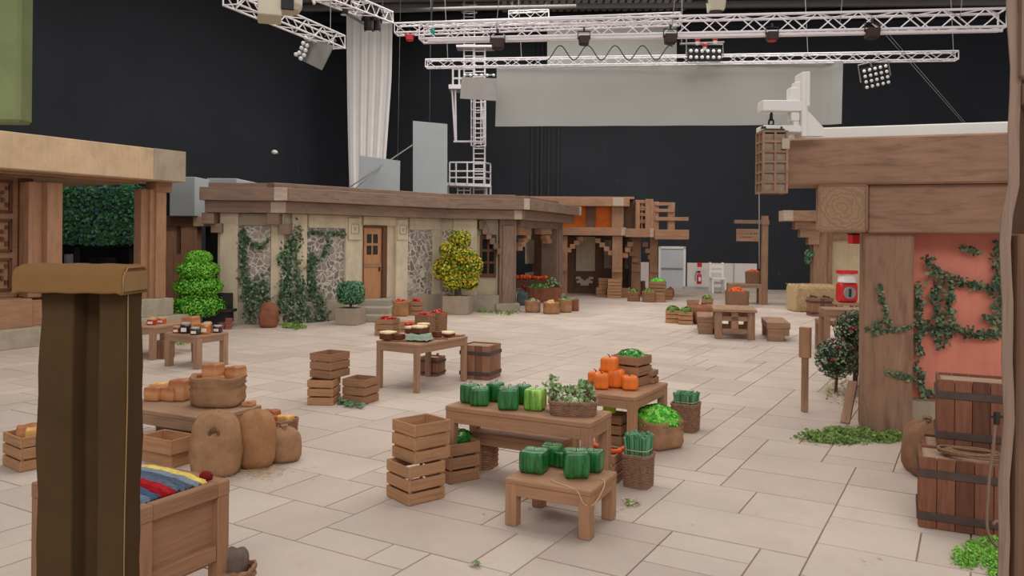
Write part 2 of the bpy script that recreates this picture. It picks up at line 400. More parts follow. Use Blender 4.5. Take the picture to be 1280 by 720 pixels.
# exit door in the back wall
mb = MB(); a, b = fs_(TB, 823), fs_(TB, 857); zt = fz_(TB, 840, 308)
fb(mb, TB, a, a+.12, 0, .12, 0, zt); fb(mb, TB, b-.12, b, 0, .12, 0, zt); fb(mb, TB, a, b, 0, .12, zt-.12, zt)
door = struct('door_1', mb, M_['white'])
mb = MB(); fb(mb, TB, a+.12, b-.12, .02, .06, 0, zt-.12); mb.build('door_leaf', M_['doorgrey'], door)
mb = MB(); fb(mb, TB, a+.15, b-.15, .06, .12, 1.0, 1.06); mb.build('push_bar', M_['silver'], door)
# ceiling: dark metal deck with purlins
mb = MB()
mb.box(-40, 40, -2, 46, CZ, CZ+.1)
struct('ceiling', mb, plain('dark_metal_deck', (74, 74, 78), .6, .1, 1))
for k, (Y, zc, hh, c) in enumerate([(40.6, CZ-.16, .3, 'silver'), (39.2, CZ-.14, .26, 'silver'), (37.9, CZ-.14, .26, 'iron'), (42, CZ-.3, .5, 'black')]):
    mb = MB(); mb.beam((-12, Y, zc), (34, Y-3, zc), .22, hh); struct('trim_%d' % (3+k), mb, M_[c])
mb = MB(); 
for k in range(26): mb.box(-.6+k*.36, -.6+k*.36+.22, 37, 41.5, CZ-.07, CZ-.0)
struct('trim_8', mb, M_['greybox'])
mb = MB(); a = P(478, 14, 36); b = P(720, 8, 35); mb.tube([a, (a+b)/2 + Vector((0, 0, .03)), b], .09, 8); mb.tube([P(478, 14, 36), P(478, 14, 36)+Vector((0, 0, 2))], .03)
o = mb.build('ceiling_pipe', M_['silver'], smooth=True); tag(o, 'long grey pipe running under the ceiling behind the trusses', 'pipe')

# hanging white drape
def drape():
    mb = MB(); Y = 40.0; cols = 64; rows = 24; vs = []; fs = []
    for j in range(rows+1):
        t = j/rows; y = 12 + t*(246-12)
        xl = 433 + 4*t**2; xr = 491 - 4*t - 13*max(0, t-.35)**1.1
        for i in range(cols+1):
            q = i/cols; p = P(xl + (xr-xl)*q, y, Y)
            d = .028*math.sin(q*30 + 1.2*math.sin(t*2)) + .012*math.sin(q*71 + t)
            vs.append((p.x, p.y + d*(.5+.5*t), p.z))
    for j in range(rows):
        for i in range(cols): a = j*(cols+1)+i; fs.append((a, a+1, a+cols+2, a+cols+1))
    mb.raw(vs, fs); o = mb.build('hanging_drape', M_['drape'], smooth=True)
    m = o.modifiers.new('thickness', 'SOLIDIFY'); m.thickness = .01
    tag(o, 'tall white cloth drape hanging in the corner of the black stage walls', 'drape')
drape()
# loose grey flats
def slab4(name, corners, Y, th, mat, label, cat, group=None, tilt=0):
    mb = MB(); pts = [P(x, y, Y + tilt*i) for i, (x, y) in enumerate(corners)]
    bk = [p + Vector((0, th, 0)) for p in pts]
    mb.raw(pts+bk, [(0, 1, 2, 3), (7, 6, 5, 4), (0, 4, 5, 1), (1, 5, 6, 2), (2, 6, 7, 3), (3, 7, 4, 0)])
    o = mb.build(name, mat, bevel=.01); tag(o, label, cat, group); return o
slab4('grey_flat', [(450, 194), (500, 201), (499, 262), (447, 262)], 34.5, .08, M_['greybox'], 'small tilted grey flat rising behind the stone house roof, below the white drape', 'panel')
slab4('grey_flat', [(516, 151), (559, 155), (559, 262), (516, 262)], 36, .10, M_['greybox'], 'tall narrow grey flat standing behind the stone house roof', 'panel')
slab4('grey_screen', [(684, 24), (846, 18), (846, 86), (684, 90)], 39.5, .06, M_['screen'], 'grey cloth panel high on the back wall, above the wide screen', 'screen')
# grey wall flats behind the left houses
mb = MB(); p = P(212, 222, 26); q = P(298, 222, 26)
mb.box(P(212, 222, 25).x, P(240, 222, 25).x+.1, 25, 28.4, P(212, 270, 25).z, P(240, 221, 25).z)
mb.box(P(240, 222, 25).x, P(300, 222, 26.5).x, 26.2, 28.4, P(240, 272, 26).z, P(298, 223, 26.2).z)
o = mb.build('grey_box_flat', M_['greybox'], bevel=.02); tag(o, 'big pale grey boxed flat raised behind the left timber house', 'panel')
# supports under the flat
def post_thing(): pass

# ------------------------------------------------------------------ trusses and stage lights
def truss(name, p0, p1, w, h, step, label, mat='alu', r=.028, group='white lattice lighting trusses'):
    p0, p1 = Vector(p0), Vector(p1); d = (p1-p0); L = d.length; x = d.normalized(); y = Vector((0, 0, 1)).cross(x).normalized(); z = x.cross(y)
    mb = MB(); ch = [(-w/2, -h/2), (w/2, -h/2), (w/2, h/2), (-w/2, h/2)]
    def at(s, c): return p0 + x*s + y*c[0] + z*c[1]
    for c in ch: mb.tube([at(0, c), at(L, c)], r, 6)
    n = max(2, int(L/step)); st = L/n
    for i in range(n):
        for k in range(4):
            a, b = ch[k], ch[(k+1) % 4]
            if (i+k) % 2: a, b = b, a
            mb.tube([at(i*st, a), at((i+1)*st, b)], r*.55, 4)
    for i in (0, n):
        for k in range(4): mb.tube([at(i*st, ch[k]), at(i*st, ch[(k+1) % 4])], r*.7, 4)
    o = mb.build(name, M_[mat]); tag(o, label, 'truss', group); return o
def hang(p, top=None, name='suspension_cable', label=None, r=.012):
    mb = MB(); mb.tube([p, (p[0], p[1], top or CZ)], r, 5); return mb.build(name, M_['rope'])
YA = 23.0
A0 = P(527, 41, YA); A1 = P(1253, 25, 20.7)
tA = truss('lighting_truss', A0, A1, .5, .46, .5, 'long heavy white truss crossing the whole stage at the top', r=.035)
mb = MB(); mb.tube([P(535, 51, 22.7), P(1253, 38, 20.4)], .045, 6); mb.build('running_rail', M_['alu'], tA, world=True)
mb = MB()
for px in (620, 840, 1050, 1200):
    p = P(px, 40-(px-527)*.022, YA - (px-527)*.00317); mb.tube([p, (p.x+.5, p.y, CZ-.02)], .012, 5)
mb.build('suspension_cables', M_['rope'], tA, world=True)
tA2 = truss('lighting_truss', P(495, 37, 26), P(850, 24, 25), .4, .3, .42, 'shorter white truss just behind the heavy one, its end by the red clamp', r=.028)
mb = MB(); mb.tube([P(538, 40, 25.8), P(540, 5, 25.8), (P(540, 5, 25.8).x, 25.8, CZ-.02)], .03, 6); mb.build('suspension_cable', M_['iron'], tA2, world=True)
B0 = P(533, 80, 30); B1 = P(1196, 70, 27.4)
tB = truss('lighting_truss', B0, B1, .3, .28, .4, 'thin white truss carrying the wide grey screen', r=.026)
mb = MB()
for px in (560, 652, 1010, 1192):
    p = P(px, 78-(px-533)*.015, 30-(px-533)*.0039); mb.tube([p, (p.x-.3, p.y, CZ-.02)], .012, 5)
mb.build('suspension_cables', M_['rope'], tB, world=True)
tC = truss('lighting_truss', P(288, -4, 15.5), P(424, 53, 20), .32, .3, .36, 'white truss at top left running back over the black wall', r=.024)
mb = MB(); p = P(413, 38, 19.8); mb.tube([p, (p.x, p.y, CZ-.02)], .012, 5); mb.tube([p, P(406, 46, 19.8)], .012, 5); mb.tube([p, P(420, 52, 19.8)], .012, 5); mb.build('suspension_cable', M_['rope'], tC, world=True)
tD = truss('lighting_truss', P(405, -8, 21), P(482, 22, 26), .5, .34, .42, 'white truss over the white drape carrying two moving lamps', r=.03)
mb = MB(); mb.tube([P(396, -6, 21), P(458, 31, 25.5)], .06, 8); mb.build('side_pipe', M_['silver'], tD, world=True)
tE = truss('lighting_truss', P(636, 22, 37), P(686, 20, 37), .4, .5, .5, 'small white truss piece high behind the ladder tower', r=.03)
mb = MB(); p = P(640, 20, 37); mb.tube([p, (p.x, p.y, CZ-.01)], .015, 5); mb.build('suspension_cable', M_['rope'], tE, world=True)
mb = MB(); p = P(682, 20, 37); mb.tube([p, (p.x, p.y, CZ-.01)], .015, 5); mb.build('suspension_cable', M_['rope'], tE, world=True)
# wide grey screen
def screen():
    mb = MB(); n = 40; vs = []; fs = []
    for i in range(n+1):
        q = i/n; px = 621 + (1050-621)*q; Y = 29.6 - 1.45*q
        t = P(px, 86-8*q, Y); bt = P(px - 2, 158 - 2*q, Y)
        for j in range(7):
            p = t.lerp(bt, j/6); dy = -.25*math.exp(-((q-1)/.02)**2) + .03*math.sin(q*31)*j/6
            vs.append((p.x, p.y+dy, p.z))
    for i in range(n):
        for j in range(6): a = i*7+j; fs.append((a, a+1, a+8, a+7))
    mb.raw(vs, fs); o = mb.build('projection_screen', M_['screen'])
    m = o.modifiers.new('thickness', 'SOLIDIFY'); m.thickness = .03
    tag(o, 'wide pale grey cloth screen hung below the thin truss', 'screen')
    mb = MB(); mb.beam(P(621, 86, 29.75), P(1050, 78, 28.3), .12, .22); mb.build('top_rail', M_['greybox'], o)
screen()
# festoon cable between trusses
mb = MB()
pts = []
for i in range(121):
    px = 683 + 158*i/120; ph = i/120*4.6
    pts.append(P(px, 75 - 18*(.5-.5*math.cos(ph*2*math.pi)), 28.2))
mb.tube(pts, .022, 5); o = mb.build('festoon_cable', M_['iron'], smooth=True); tag(o, 'grey cable looped in waves above the thin truss', 'cable')
# small lamps
def par(px, py, Y, s, label, mat='rust', red=False, tilt=0):
    t = thing('stage_lamp', label, 'lamp', P(px, py+(3 if py > 20 else 0), Y-.35), tilt, 'small stage lamps on the trusses')
    m = MB(); m.box(-s*.5, s*.5, -s*.5, s*.5, -s*.5, s*.25, None, 0, .15); m.build('lamp_body', M_[mat], t, bevel=.02)
    m = MB(); m.tube([(-s*.55, 0, 0), (-s*.55, 0, s*.7), (s*.55, 0, s*.7), (s*.55, 0, 0)], s*.06, 5); m.tube([(0, 0, s*.7), (0, 0, s*1.05)], s*.1, 6); m.build('yoke', M_['iron'], t)
    m = MB(); m.rings([(-s*.56, s*.36), (-s*.5, s*.4)], 14); m.build('lens', M_['redp' if red else 'iron'], t)
par(622, 50, 22.6, .36, 'small brown lamp under the heavy truss, above the ladder tower')
par(730, 46, 22.2, .30, 'small brown lamp under the heavy truss above the screen left half')
par(838, 44, 21.9, .33, 'small dark lamp under the heavy truss next to the red capped lamps')
par(965, 41, 21.6, .30, 'small lamp with red glass under the heavy truss', red=True)
par(1090, 37, 21.2, .34, 'brown lamp under the heavy truss, above the black lamp grid')
par(895, 4, 24, .5, 'cream lamp above the heavy truss at the top edge', 'cream')
par(512, 43, 26.35, .25, 'red lamp below the left end of the short truss', 'redp', True)
# moving heads
def mover(px, py, Y, s, rz, label):
    t = thing('moving_lamp', label, 'lamp', P(px, py, Y), rz, 'black moving lamps on the truss')
    m = MB(); m.box(-s*.35, s*.35, -s*.3, s*.3, s*.35, s*.6); m.build('lamp_base', M_['black'], t, bevel=.02)
    m = MB(); m.box(-s*.38, -s*.26, -s*.15, s*.15, -s*.2, s*.4); m.box(s*.26, s*.38, -s*.15, s*.15, -s*.2, s*.4); m.build('yoke', M_['black'], t, bevel=.02)
    m = MB(); m.rings([(-s*.75, s*.22), (-s*.6, s*.25), (-s*.1, s*.24), (s*.15, s*.15)], 16); m.build('lamp_head', M_['black'], t, smooth=False)
    m = MB(); m.rings([(-s*.78, s*.17), (-s*.75, s*.18)], 16); m.build('lens', M_['bulb'], t)
mover(430, 2, 23, .5, .4, 'black moving lamp at the top edge over the white drape')
mover(461, 21, 24.5, .6, -.4, 'black moving lamp hanging lowest, in front of the white drape')
mover(471, 24, 24.9, .5, 1.0, 'black moving lamp on the end of the truss, just right of the lowest one')
# big cream projector lamp top left
t = thing('flood_lamp', 'big cream boxed flood lamp on the top left truss', 'lamp', P(352, 8, 15.8), .3)
m = MB(); m.rings([(-.1, .30), (.0, .36), (.2, .36), (.42, .22)], 20, 1.1, 1, 3); m.build('lamp_body', M_['cream'], t, bevel=.01)
m = MB(); m.box(-.45, .0, -.42, .3, -.3, .08); m.build('lamp_hood', M_['cream'], t, bevel=.02)
m = MB(); m.box(-.02, .22, -.46, -.36, -.16, .16); m.build('vent', M_['black'], t)
m = MB(); m.tube([(.3, 0, .1), (.5, -.1, .4), (.62, -.2, .05)], .03, 6); m.build('handle', M_['cream'], t)
# softboxes with lamp rows
def blinder(px, py, Y, rows, cols, w, h, rz, rx, label, body='black', cloth=None):
    t = thing('lamp_grid', label, 'lamp', P(px, py, Y), 0); t.rotation_euler = (rx, 0, rz) if not cloth else (rx, cloth, rz)
    m = MB(); m.box(-w/2, w/2, 0, .12, -h/2, h/2); m.build('lamp_frame', M_[body], t, bevel=.01)
    for i in range(cols):
        for j in range(rows):
            m = MB(); c = (-w/2 + w*(i+.5)/cols, -.03, -h/2 + h*(j+.5)/rows); rr = min(w/cols, h/rows)*.33
            m.ball(c, rr, 8); m.build('bulb', M_['bulb'], t, smooth=True)
    m = MB(); m.tube([(-w/2-.05, .05, -h*.1), (-w/2-.05, .05, h/2+.15), (w/2+.05, .05, h/2+.15), (w/2+.05, .05, -h*.1)], .025, 6); m.build('yoke', M_['silver'], t)
    return t
blinder(881, 68, 28.2, 2, 6, 1.2, .44, 0, 0, 'rack of twelve round lamps standing on the thin truss', 'black')
blinder(1095, 96, 27.6, 4, 5, .95, .75, .0, R(10), 'black lamp grid tilted below the right end of the thin truss').rotation_euler = (R(8), R(-14), 0)
mb = MB(); mb.tube([P(1090, 84, 27.8), P(1086, 74, 27.8)], .03); o = mb.build('hook_clamp', M_['silver']); tag(o, 'grey clamp holding the tilted black lamp grid', 'clamp')
# bar with red caps
t = thing('lamp_bar', 'grey bar with three red capped lamps above the twelve lamp rack', 'lamp', P(880, 55, 24), 0)
m = MB(); m.tube([P(850, 55, 24), P(905, 53, 24)], .03); m.tube([P(858, 48, 24), P(858, 70, 24)], .02); m.tube([P(852, 55, 24), (P(852, 55, 24).x, 24, CZ-.01)], .015); m.build('bar', M_['silver'], t, world=True)
for px, py in ((872, 50), (894, 49), (881, 57)):
    m = MB(); m.ball(P(px, py, 23.9), .08, 10); m.build('lamp_head', M_['redp'], t, world=True, smooth=True)
    m = MB(); m.tube([P(px, py+2, 23.9), P(px, py+6, 23.9)], .06, 8); m.build('lamp_socket', M_['bulb'], t, world=True)
# softbox lamps with silver cloth skirts
def softbox(corners, Y, dY, bulbs, label):
    t = thing('softbox_lamp', label, 'lamp', P(*corners[0], Y)); m = MB()
    pts = [P(x, y, Y + (dY if i in (0, 3) else 0)) for i, (x, y) in enumerate(corners)]; nrm = (pts[1]-pts[0]).cross(pts[3]-pts[0]).normalized()*.05
    bk = [p + nrm for p in pts]
    m.raw(pts+bk, [(0, 1, 2, 3), (7, 6, 5, 4), (0, 4, 5, 1), (1, 5, 6, 2), (2, 6, 7, 3), (3, 7, 4, 0)])
    m.build('silver_skirt', M_['silver'], t, world=True)
    m = MB()
    for a, b in zip(bulbs[:-1], bulbs[1:]): m.tube([P(*a, Y+.2), P(*b, Y+.2)], .03)
    m.build('lamp_frame', M_['silver'], t, world=True)
    for x, y in bulbs:
        m = MB(); m.ball(P(x, y, Y+.12), .055, 8); m.build('bulb', M_['bulb'], t, world=True, smooth=True)
    return t
softbox([(388, 45), (416, 57), (401, 87), (374, 74)], 19, .3, [(382, 47), (387, 49), (379, 54), (384, 57), (377, 60), (382, 63), (374, 66), (380, 69), (370, 68), (376, 73)], 'silver softbox with bulb rows hanging from the top left truss')
softbox([(577, 96), (621, 98), (620, 126), (575, 123)], 29, .1, [(581, 94), (588, 94), (595, 94), (602, 94), (609, 94), (617, 94)], 'silver softbox hanging in front of the ladder tower')
# steel access ladder on back wall
def tower():
    Y = 39.3; t = thing('ladder_tower', 'white steel caged ladder with two landings on the back wall', 'ladder', P(590, 366, Y))
    def W(x, y, d=0): return P(x, y, Y + d)
    m = MB()
    for x in (592, 606): m.tube([W(x, 60), W(x, 250)], .045)
    for x in (580, 593): m.tube([W(x, -8), W(x, 112)], .04)
    y = 64
    while y < 248: m.tube([W(592, y), W(606, y)], .03, 5); y += 6.4
    y = 0
    while y < 110: m.tube([W(580, y), W(593, y)], .03, 5); y += 7
    m.build('ladder_rails', M_['alu'], t, world=True)
    m = MB()
    for y in (124, 134, 145, 157, 168, 179):
        m.tube([W(589, y), W(589, y+3, -.6), W(597, y+4, -.8), W(607, y+3, -.6), W(607, y)], .03, 5)
    for x, d in ((589, -.6), (594, -.8), (601, -.8), (607, -.6)): m.tube([W(x, 122, d), W(x, 181, d)], .025, 5)
    m.build('safety_cage', M_['alu'], t, world=True, label='lower safety cage'); m = MB()
    for y in (4, 14, 24, 34): m.tube([W(577, y), W(578, y+2, -.6), W(587, y+3, -.8), W(596, y+2, -.6), W(596, y)], .03, 5)
    m.build('safety_cage', M_['alu'], t, world=True)
    m = MB(); m.beam(W(562, 111), W(622, 111), 1.2, .2); m.build('landing', M_['alu'], t, world=True, label='upper landing')
    m = MB(); m.beam(W(571, 60), W(618, 60), .9, .1); m.build('landing', M_['alu'], t, world=True, label='short topmost landing')
    m = MB()
    for a, b in (((565, 112), (569, 177)), ((569, 112), (570, 177)), ((567, 177), (607, 177)), ((604, 177), (606, 122)), ((606, 177), (601, 122)), ((566, 85), (566, 112)), ((574, 85), (574, 112)), ((566, 86), (592, 86)), ((566, 98), (592, 98))):
        m.tube([W(*a, -.3), W(*b, -.3)], .05, 6)
    m.build('hanging_frame', M_['alu'], t, world=True)
    m = MB(); m.beam(W(559, 231, -.3), W(614, 233, -.3), 1.4, .14); m.build('landing', M_['alu'], t, world=True, label='lower landing')
    m = MB()
    for y in (203, 214, 222): m.tube([W(562, y, -1), W(605, y, -1), W(613, y+2, .3)], .04, 6)
    for x in (562, 570, 584, 605): m.tube([W(x, 203, -1), W(x, 231, -1)], .04, 6)
    m.tube([W(613, 205, .3), W(613, 233, .3)], .04)
    m.build('guard_rail', M_['alu'], t, world=True)
    m = MB()
    for x in (560, 608, 613): m.tube([W(x, 233, -.5), W(x, 364, -.5)], .05)
    for y in (238, 243, 248): m.tube([W(572, y, -.5), W(588, y, -.5)], .03)
    for x in (572, 580, 588): m.tube([W(x, 235, -.5), W(x, 262, -.5)], .03)
    m.build('support_legs', M_['alu'], t, world=True)
tower()
# guy ropes and hanging lines
def line(pts, r, label, name='rigging_rope', cat='rope', mat='rope'):
    mb = MB(); mb.tube(pts, r, 5); o = mb.build(name, M_[mat], smooth=True); tag(o, label, cat); return o
line([P(424, 243, 33), P(516, 181, 35.8)], .03, 'slanting rope tied from the tall grey flat down to the roof')
line([P(436, 243, 33), P(478, 206, 34)], .025, 'short slanting rope in front of the small tilted grey flat')
line([P(1095, 30, 21), P(1206, 156, 20)], .006, 'slanting wire from heavy truss down to the white beam on the right')
line([P(1100, 30, 21), P(1209, 156, 20)], .006, 'second slanting wire close behind the first above the right house')
line([P(949, 241, 10.1), P(949, 336, 10.1)], .008, 'thin cord hanging from the bottom of the caged lantern')
line([(P(537, 152, 36).x, 36, CZ-.02), P(537, 154, 36)], .008, 'thin vertical wire above the tall grey flat')
line([P(497, 202, 34.5), (P(499, 200, 34.5).x, 34.5, CZ-.02)], .008, 'thin vertical wire beside the white drape')
line([P(540, 30, 25.6), P(541, 46, 25.6)], .07, 'teal strap knotted on the short truss', 'truss_strap', 'strap', 'teal')
# white speck lamp on the left wall
t = thing('wall_lamp', 'small white bulkhead lamp on the dark left wall', 'lamp', (0, 0, 0)); 
p = P(343, 190, 33); t.location = p
m = MB(); m.ball((0, 0, 0), .13, 10, .7); m.build('lamp_glass', M_['white'], t, smooth=True); m = MB(); m.box(-.06, .06, .0, .3, -.06, .06); m.build('bracket', M_['silver'], t)

# ------------------------------------------------------------------ foliage helpers
def core_leaf(name, t, pts_fn, n, size, mat, core=None, spread=.6):
    m = MB()
    for _ in range(n):
        p, nr = pts_fn(); nr = Vector(nr) + Vector((rnd.uniform(-1, 1), rnd.uniform(-1, 1), rnd.uniform(-1, 1)))*spread
        m.leaf(p, nr, size)
    return m.build(name, LV[mat], t)
def ell(c, r, sz=1, pw=2):
    def f():
        v = Vector((rnd.gauss(0, 1), rnd.gauss(0, 1), rnd.gauss(0, 1))).normalized()
        q = (abs(v.x)**pw + abs(v.y)**pw + abs(v.z)**pw)**(-1/pw) if pw != 2 else 1
        k = rnd.uniform(.9, 1.04)
        return Vector(c) + Vector((v.x*r*q, v.y*r*q, v.z*r*sz*q))*k, v
    return f
def ivy(name, label, T, runs, size, dens, mat='ivy', off=.05, bulge=.16):
    # leaves climbing a wall: runs = [((px,py),...,radius px)] on the plane T
    t = thing(name, label, 'ivy', T.translation); m = MB(); st = MB()
    for pts, rad in runs:
        w = [T @ Vector((fs_(T, x, off, y), -off, fz_(T, x, y, off))) for x, y in pts]
        st.tube(w, .012, 4)
        for a, b in zip(w[:-1], w[1:]):
            L = (b-a).length; Yd = a.y
            for _ in range(int(dens*L*max(.5, rad*Yd/1000*6))):
                k = rnd.random(); p = a.lerp(b, k); rr = rad*Yd/1000
                p += T.col[0].xyz*rnd.gauss(0, rr*.5) + Vector((0, 0, rnd.gauss(0, rr*.5))) - T.col[1].xyz*abs(rnd.gauss(0, bulge*.5))
                p.z = max(p.z, .02)
                m.leaf(p, -T.col[1].xyz + Vector((rnd.uniform(-.8, .8), rnd.uniform(-.8, .8), rnd.uniform(-.2, 1))), size)
    m.build('leaves', LV[mat], t, world=True); st.build('stem', M_['trunk'], t, world=True)
    return t
def tuft(px0, px1, py0, py1, n, size, label, mat='grass', h=.07, name='ground_weeds'):
    m = MB(); cl = []
    for _ in range(34):
        a = rnd.random()*6.283; r = math.sqrt(rnd.random()); cl.append(((px0+px1)/2 + math.cos(a)*r*(px1-px0)/2, (py0+py1)/2 + math.sin(a)*r*(py1-py0)/2, rnd.uniform(.3, 1)))
    for _ in range(n):
        c = cl[int(rnd.random()**1.3*len(cl))]; dx, dy = rnd.gauss(0, 1), rnd.gauss(0, 1)
        p = G(c[0] + dx*(px1-px0)*.055, c[1] + dy*(py1-py0)*.075); q = math.exp(-(dx*dx+dy*dy)/3); p.z = rnd.uniform(.004, h)*c[2]*(.25+q)
        m.leaf(p, (rnd.uniform(-1, 1), rnd.uniform(-1.2, .3), .8), size)
    o = m.build(name, LV[mat]); tag(o, label, 'weeds', None, 'stuff'); return o
# ------------------------------------------------------------------ left timber house
def part(name, mat, t, T, boxes, label=None, bevel=.012):
    m = MB()
    for b in boxes: fb(m, T, *b)
    return m.build(name, M_[mat] if isinstance(mat, str) else mat, t, world=True, label=label, bevel=bevel)
def house_left():
    T = frame((-11.1, 17.4), (-11.1+4.887, 17.4+8.727)); t = thing('timber_house', 'timber portico house at far left under a pale flat roof slab', 'building', (-11.1, 17.4, 0))
    sR = fs_(T, 232, .6, 193); sL = -6.0
    zt, zb = 4.66, 3.87
    part('roof_slab', 'pale', t, T, [(sL, sR, -5.5, .6, zb, zt)], bevel=.02)
    part('roof_slab_end', 'planter', t, T, [(sR-.95, sR+.01, -.6, .61, zb+.003, zt+.004)], 'greyer weathered end of the roof slab')
    part('soffit_beam', 'left', t, T, [(sL, sR-.7, -.35, .0, zb-.06, zb)])
    a, b = fs_(T, 167, -.35, 300), fs_(T, 208, .12, 300)
    part('plinth', 'plinth', t, T, [(sL, b+.5, -5, .42, 0, .42)])
    part('plinth', 'plinth', t, T, [(a-.3, b+.1, -.6, .3, .42, .86)], 'stone block under the right column')
    # right column: three planes
    w = (b-a)
    part('column', 'left', t, T, [(a, a+w*.45, -.35, -.05, .8, zb-.2), (a+w*.3, a+w*.55, -.3, .05, .8, zb-.2), (a+w*.5, b, -.3, .12, .86, zb-.25), (a+w*.46, b+.14, -.3, .16, zb-.26, zb-.0)])
    a2, b2 = fs_(T, 56, 0, 300), fs_(T, 75, 0, 300)
    part('column', 'left', t, T, [(a2, b2, -.35, .1, 1.05, zb-.2), (fs_(T, 43, 0, 300), a2, -.6, -.1, 1.05, zb-.2)])
    part('column', 'left', t, T, [(fs_(T, 39, 0, 300), fs_(T, 44, 0, 300), -.3, -.1, 1.05, zb-.2)])
    c = fs_(T, 24, -.6, 300)
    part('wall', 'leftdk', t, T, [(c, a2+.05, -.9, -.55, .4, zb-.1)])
    part('base_timber', 'left', t, T, [(sL, fs_(T, 39, .1, 400), -.9, .15, .42, 1.05), (fs_(T, 39, .1, 400)+.03, a2+.25, -.9, .05, .42, 1.0)])
    # carved door: three panels with stepped squares
    part('carved_door', 'left', t, T, [(-3.2, c, -.95, -.65, 1.05, zb-.1)])
    m = MB(); d = c-.16
    for k in range(3):
        z0 = 1.2 + k*.88
        for (x0, x1, za, zb_) in ((0, .62, 0, .06), (0, .62, .68, .74), (0, .06, 0, .74), (.56, .62, 0, .74)): fb(m, T, d-x1, d-x0, -.66, -.58, z0+za, z0+zb_)
        for q in range(4):
            fb(m, T, d-.14-q*.09, d-.08-q*.09, -.66, -.6, z0+.14+q*.1, z0+.24+q*.1); fb(m, T, d-.14-q*.09, d-.08-q*.09, -.66, -.6, z0+.52-q*.1, z0+.6-q*.1)
            fb(m, T, d-.54+q*.04, d-.48+q*.06, -.66, -.61, z0+.12+q*.13, z0+.2+q*.13)
    m.build('carved_frames', M_['leftdk'], t, world=True, bevel=.008)
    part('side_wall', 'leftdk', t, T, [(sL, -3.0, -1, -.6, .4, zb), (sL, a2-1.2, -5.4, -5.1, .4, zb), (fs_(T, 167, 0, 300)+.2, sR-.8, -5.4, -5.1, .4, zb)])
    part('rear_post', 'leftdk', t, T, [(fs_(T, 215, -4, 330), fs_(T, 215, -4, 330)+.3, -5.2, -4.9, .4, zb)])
house_left()
# hedge, seen through the portico
t = thing('box_hedge', 'big square green hedge with blue flowers seen through the left portico', 'hedge', G(122, 395))
a, b = P(76, 234, 27), P(171, 306, 27)
m = MB(); m.box(a.x+.1, b.x-.1, 27.1, 28.0, b.z+.1, a.z-.1); m.build('inner_branches', M_['soil'], t, world=True)
def bx(a=a, b=b):
    f = rnd.random()
    if f < .75: return Vector((rnd.uniform(a.x, b.x), 27+rnd.uniform(-.06, .12), rnd.uniform(b.z, a.z))), Vector((0, -1, .3))
    if f < .88: return Vector((rnd.uniform(a.x, b.x), rnd.uniform(27, 28.1), a.z+rnd.uniform(-.1, .08))), Vector((0, 0, 1))
    return Vector((b.x+rnd.uniform(-.1, .06), rnd.uniform(27, 28.1), rnd.uniform(b.z, a.z))), Vector((1, 0, 0))
m = MB()
for _ in range(5200):
    p, nr = bx(); m.leaf(p, nr + Vector((rnd.uniform(-.7, .7), rnd.uniform(-.7, .7), rnd.uniform(-.5, .8))), .15)
m.build('leaves', LV['hedge'], t, world=True)
m = MB(); m.box(a.x+.25, a.x+.45, 27.4, 27.6, 0, b.z+.2); m.box(b.x-.45, b.x-.25, 27.4, 27.6, 0, b.z+.2); m.box(a.x+.25, b.x-.25, 27.4, 28.0, b.z-.1, b.z+.12); m.build('stand', M_['black'], t, world=True)
slab4('dark_backdrop', [(79, 230), (235, 230), (235, 402), (79, 402)], 28.9, .05, M_['darkcloth'], 'dark backdrop added behind the hedge and the portico', 'cloth')  # dark sheet added to keep the gap around the hedge dark
slab4('green_cloth', [(150, 228), (172, 228), (172, 262), (150, 262)], 28.7, .04, M_['greencloth'], 'bright green cloth scrap peeking above the hedge', 'cloth')
# small dark trolley shapes behind the hedge
for i, (x0, x1, y0, y1, mt) in enumerate([(80, 84, 318, 336, 'greybox'), (99, 110, 329, 337, 'white'), (112, 138, 322, 345, 'iron')]):
    p0, p1 = P(x0, y0, 28.2), P(x1, y1, 28.2); m = MB(); m.box(p0.x, p1.x, 28.2, 28.6, p1.z, p0.z)
    q = MB(); o = m.build('equipment_box', M_[mt], bevel=.02); q.box(p0.x+.02, p0.x+.06, 28.3, 28.34, 0, p1.z); q.box(p1.x-.06, p1.x-.02, 28.3, 28.34, 0, p1.z); q.build('leg', M_['iron'], o)
    tag(o, ['narrow grey box in the dark below the hedge', 'small white box top in the dark below the hedge', 'dark iron box in the shadow under the hedge'][i], 'box')

# small rear hut between the left house and the stone house
def rear_hut():
    t = thing('rear_hut', 'brown timber hut corner in the gap behind the topiary tree', 'building', (P(240, 390, 25.4).x, 25.4, 0))
    T = frame((P(205, 390, 25.4).x, 25.4), (P(300, 390, 25.4).x, 25.4)); W_ = lambda px: fs_(T, px)
    z = lambda y, px=240: fz_(T, px, y)
    part('beam', 'leftdk', t, T, [(W_(206), W_(256), -.5, .1, z(283), z(270))]); part('beam_end', 'pale', t, T, [(W_(243), W_(256), .1, .14, z(283), z(270))], 'pale cut end of the beam')
    part('wall', 'left', t, T, [(W_(204), W_(219), -.4, -.1, .0, z(281)), (W_(216), W_(229), -.35, -.05, 0, z(318))])
    part('column', 'left', t, T, [(W_(226), W_(246), -.4, .02, 0, z(281))])
    part('dark_opening', 'darkcloth', t, T, [(W_(246), W_(290), -.8, -.7, 0, z(250))])
    part('timber_step', 'leftdk', t, T, [(W_(205), W_(250), 0, .3, 0, .35)])
rear_hut()
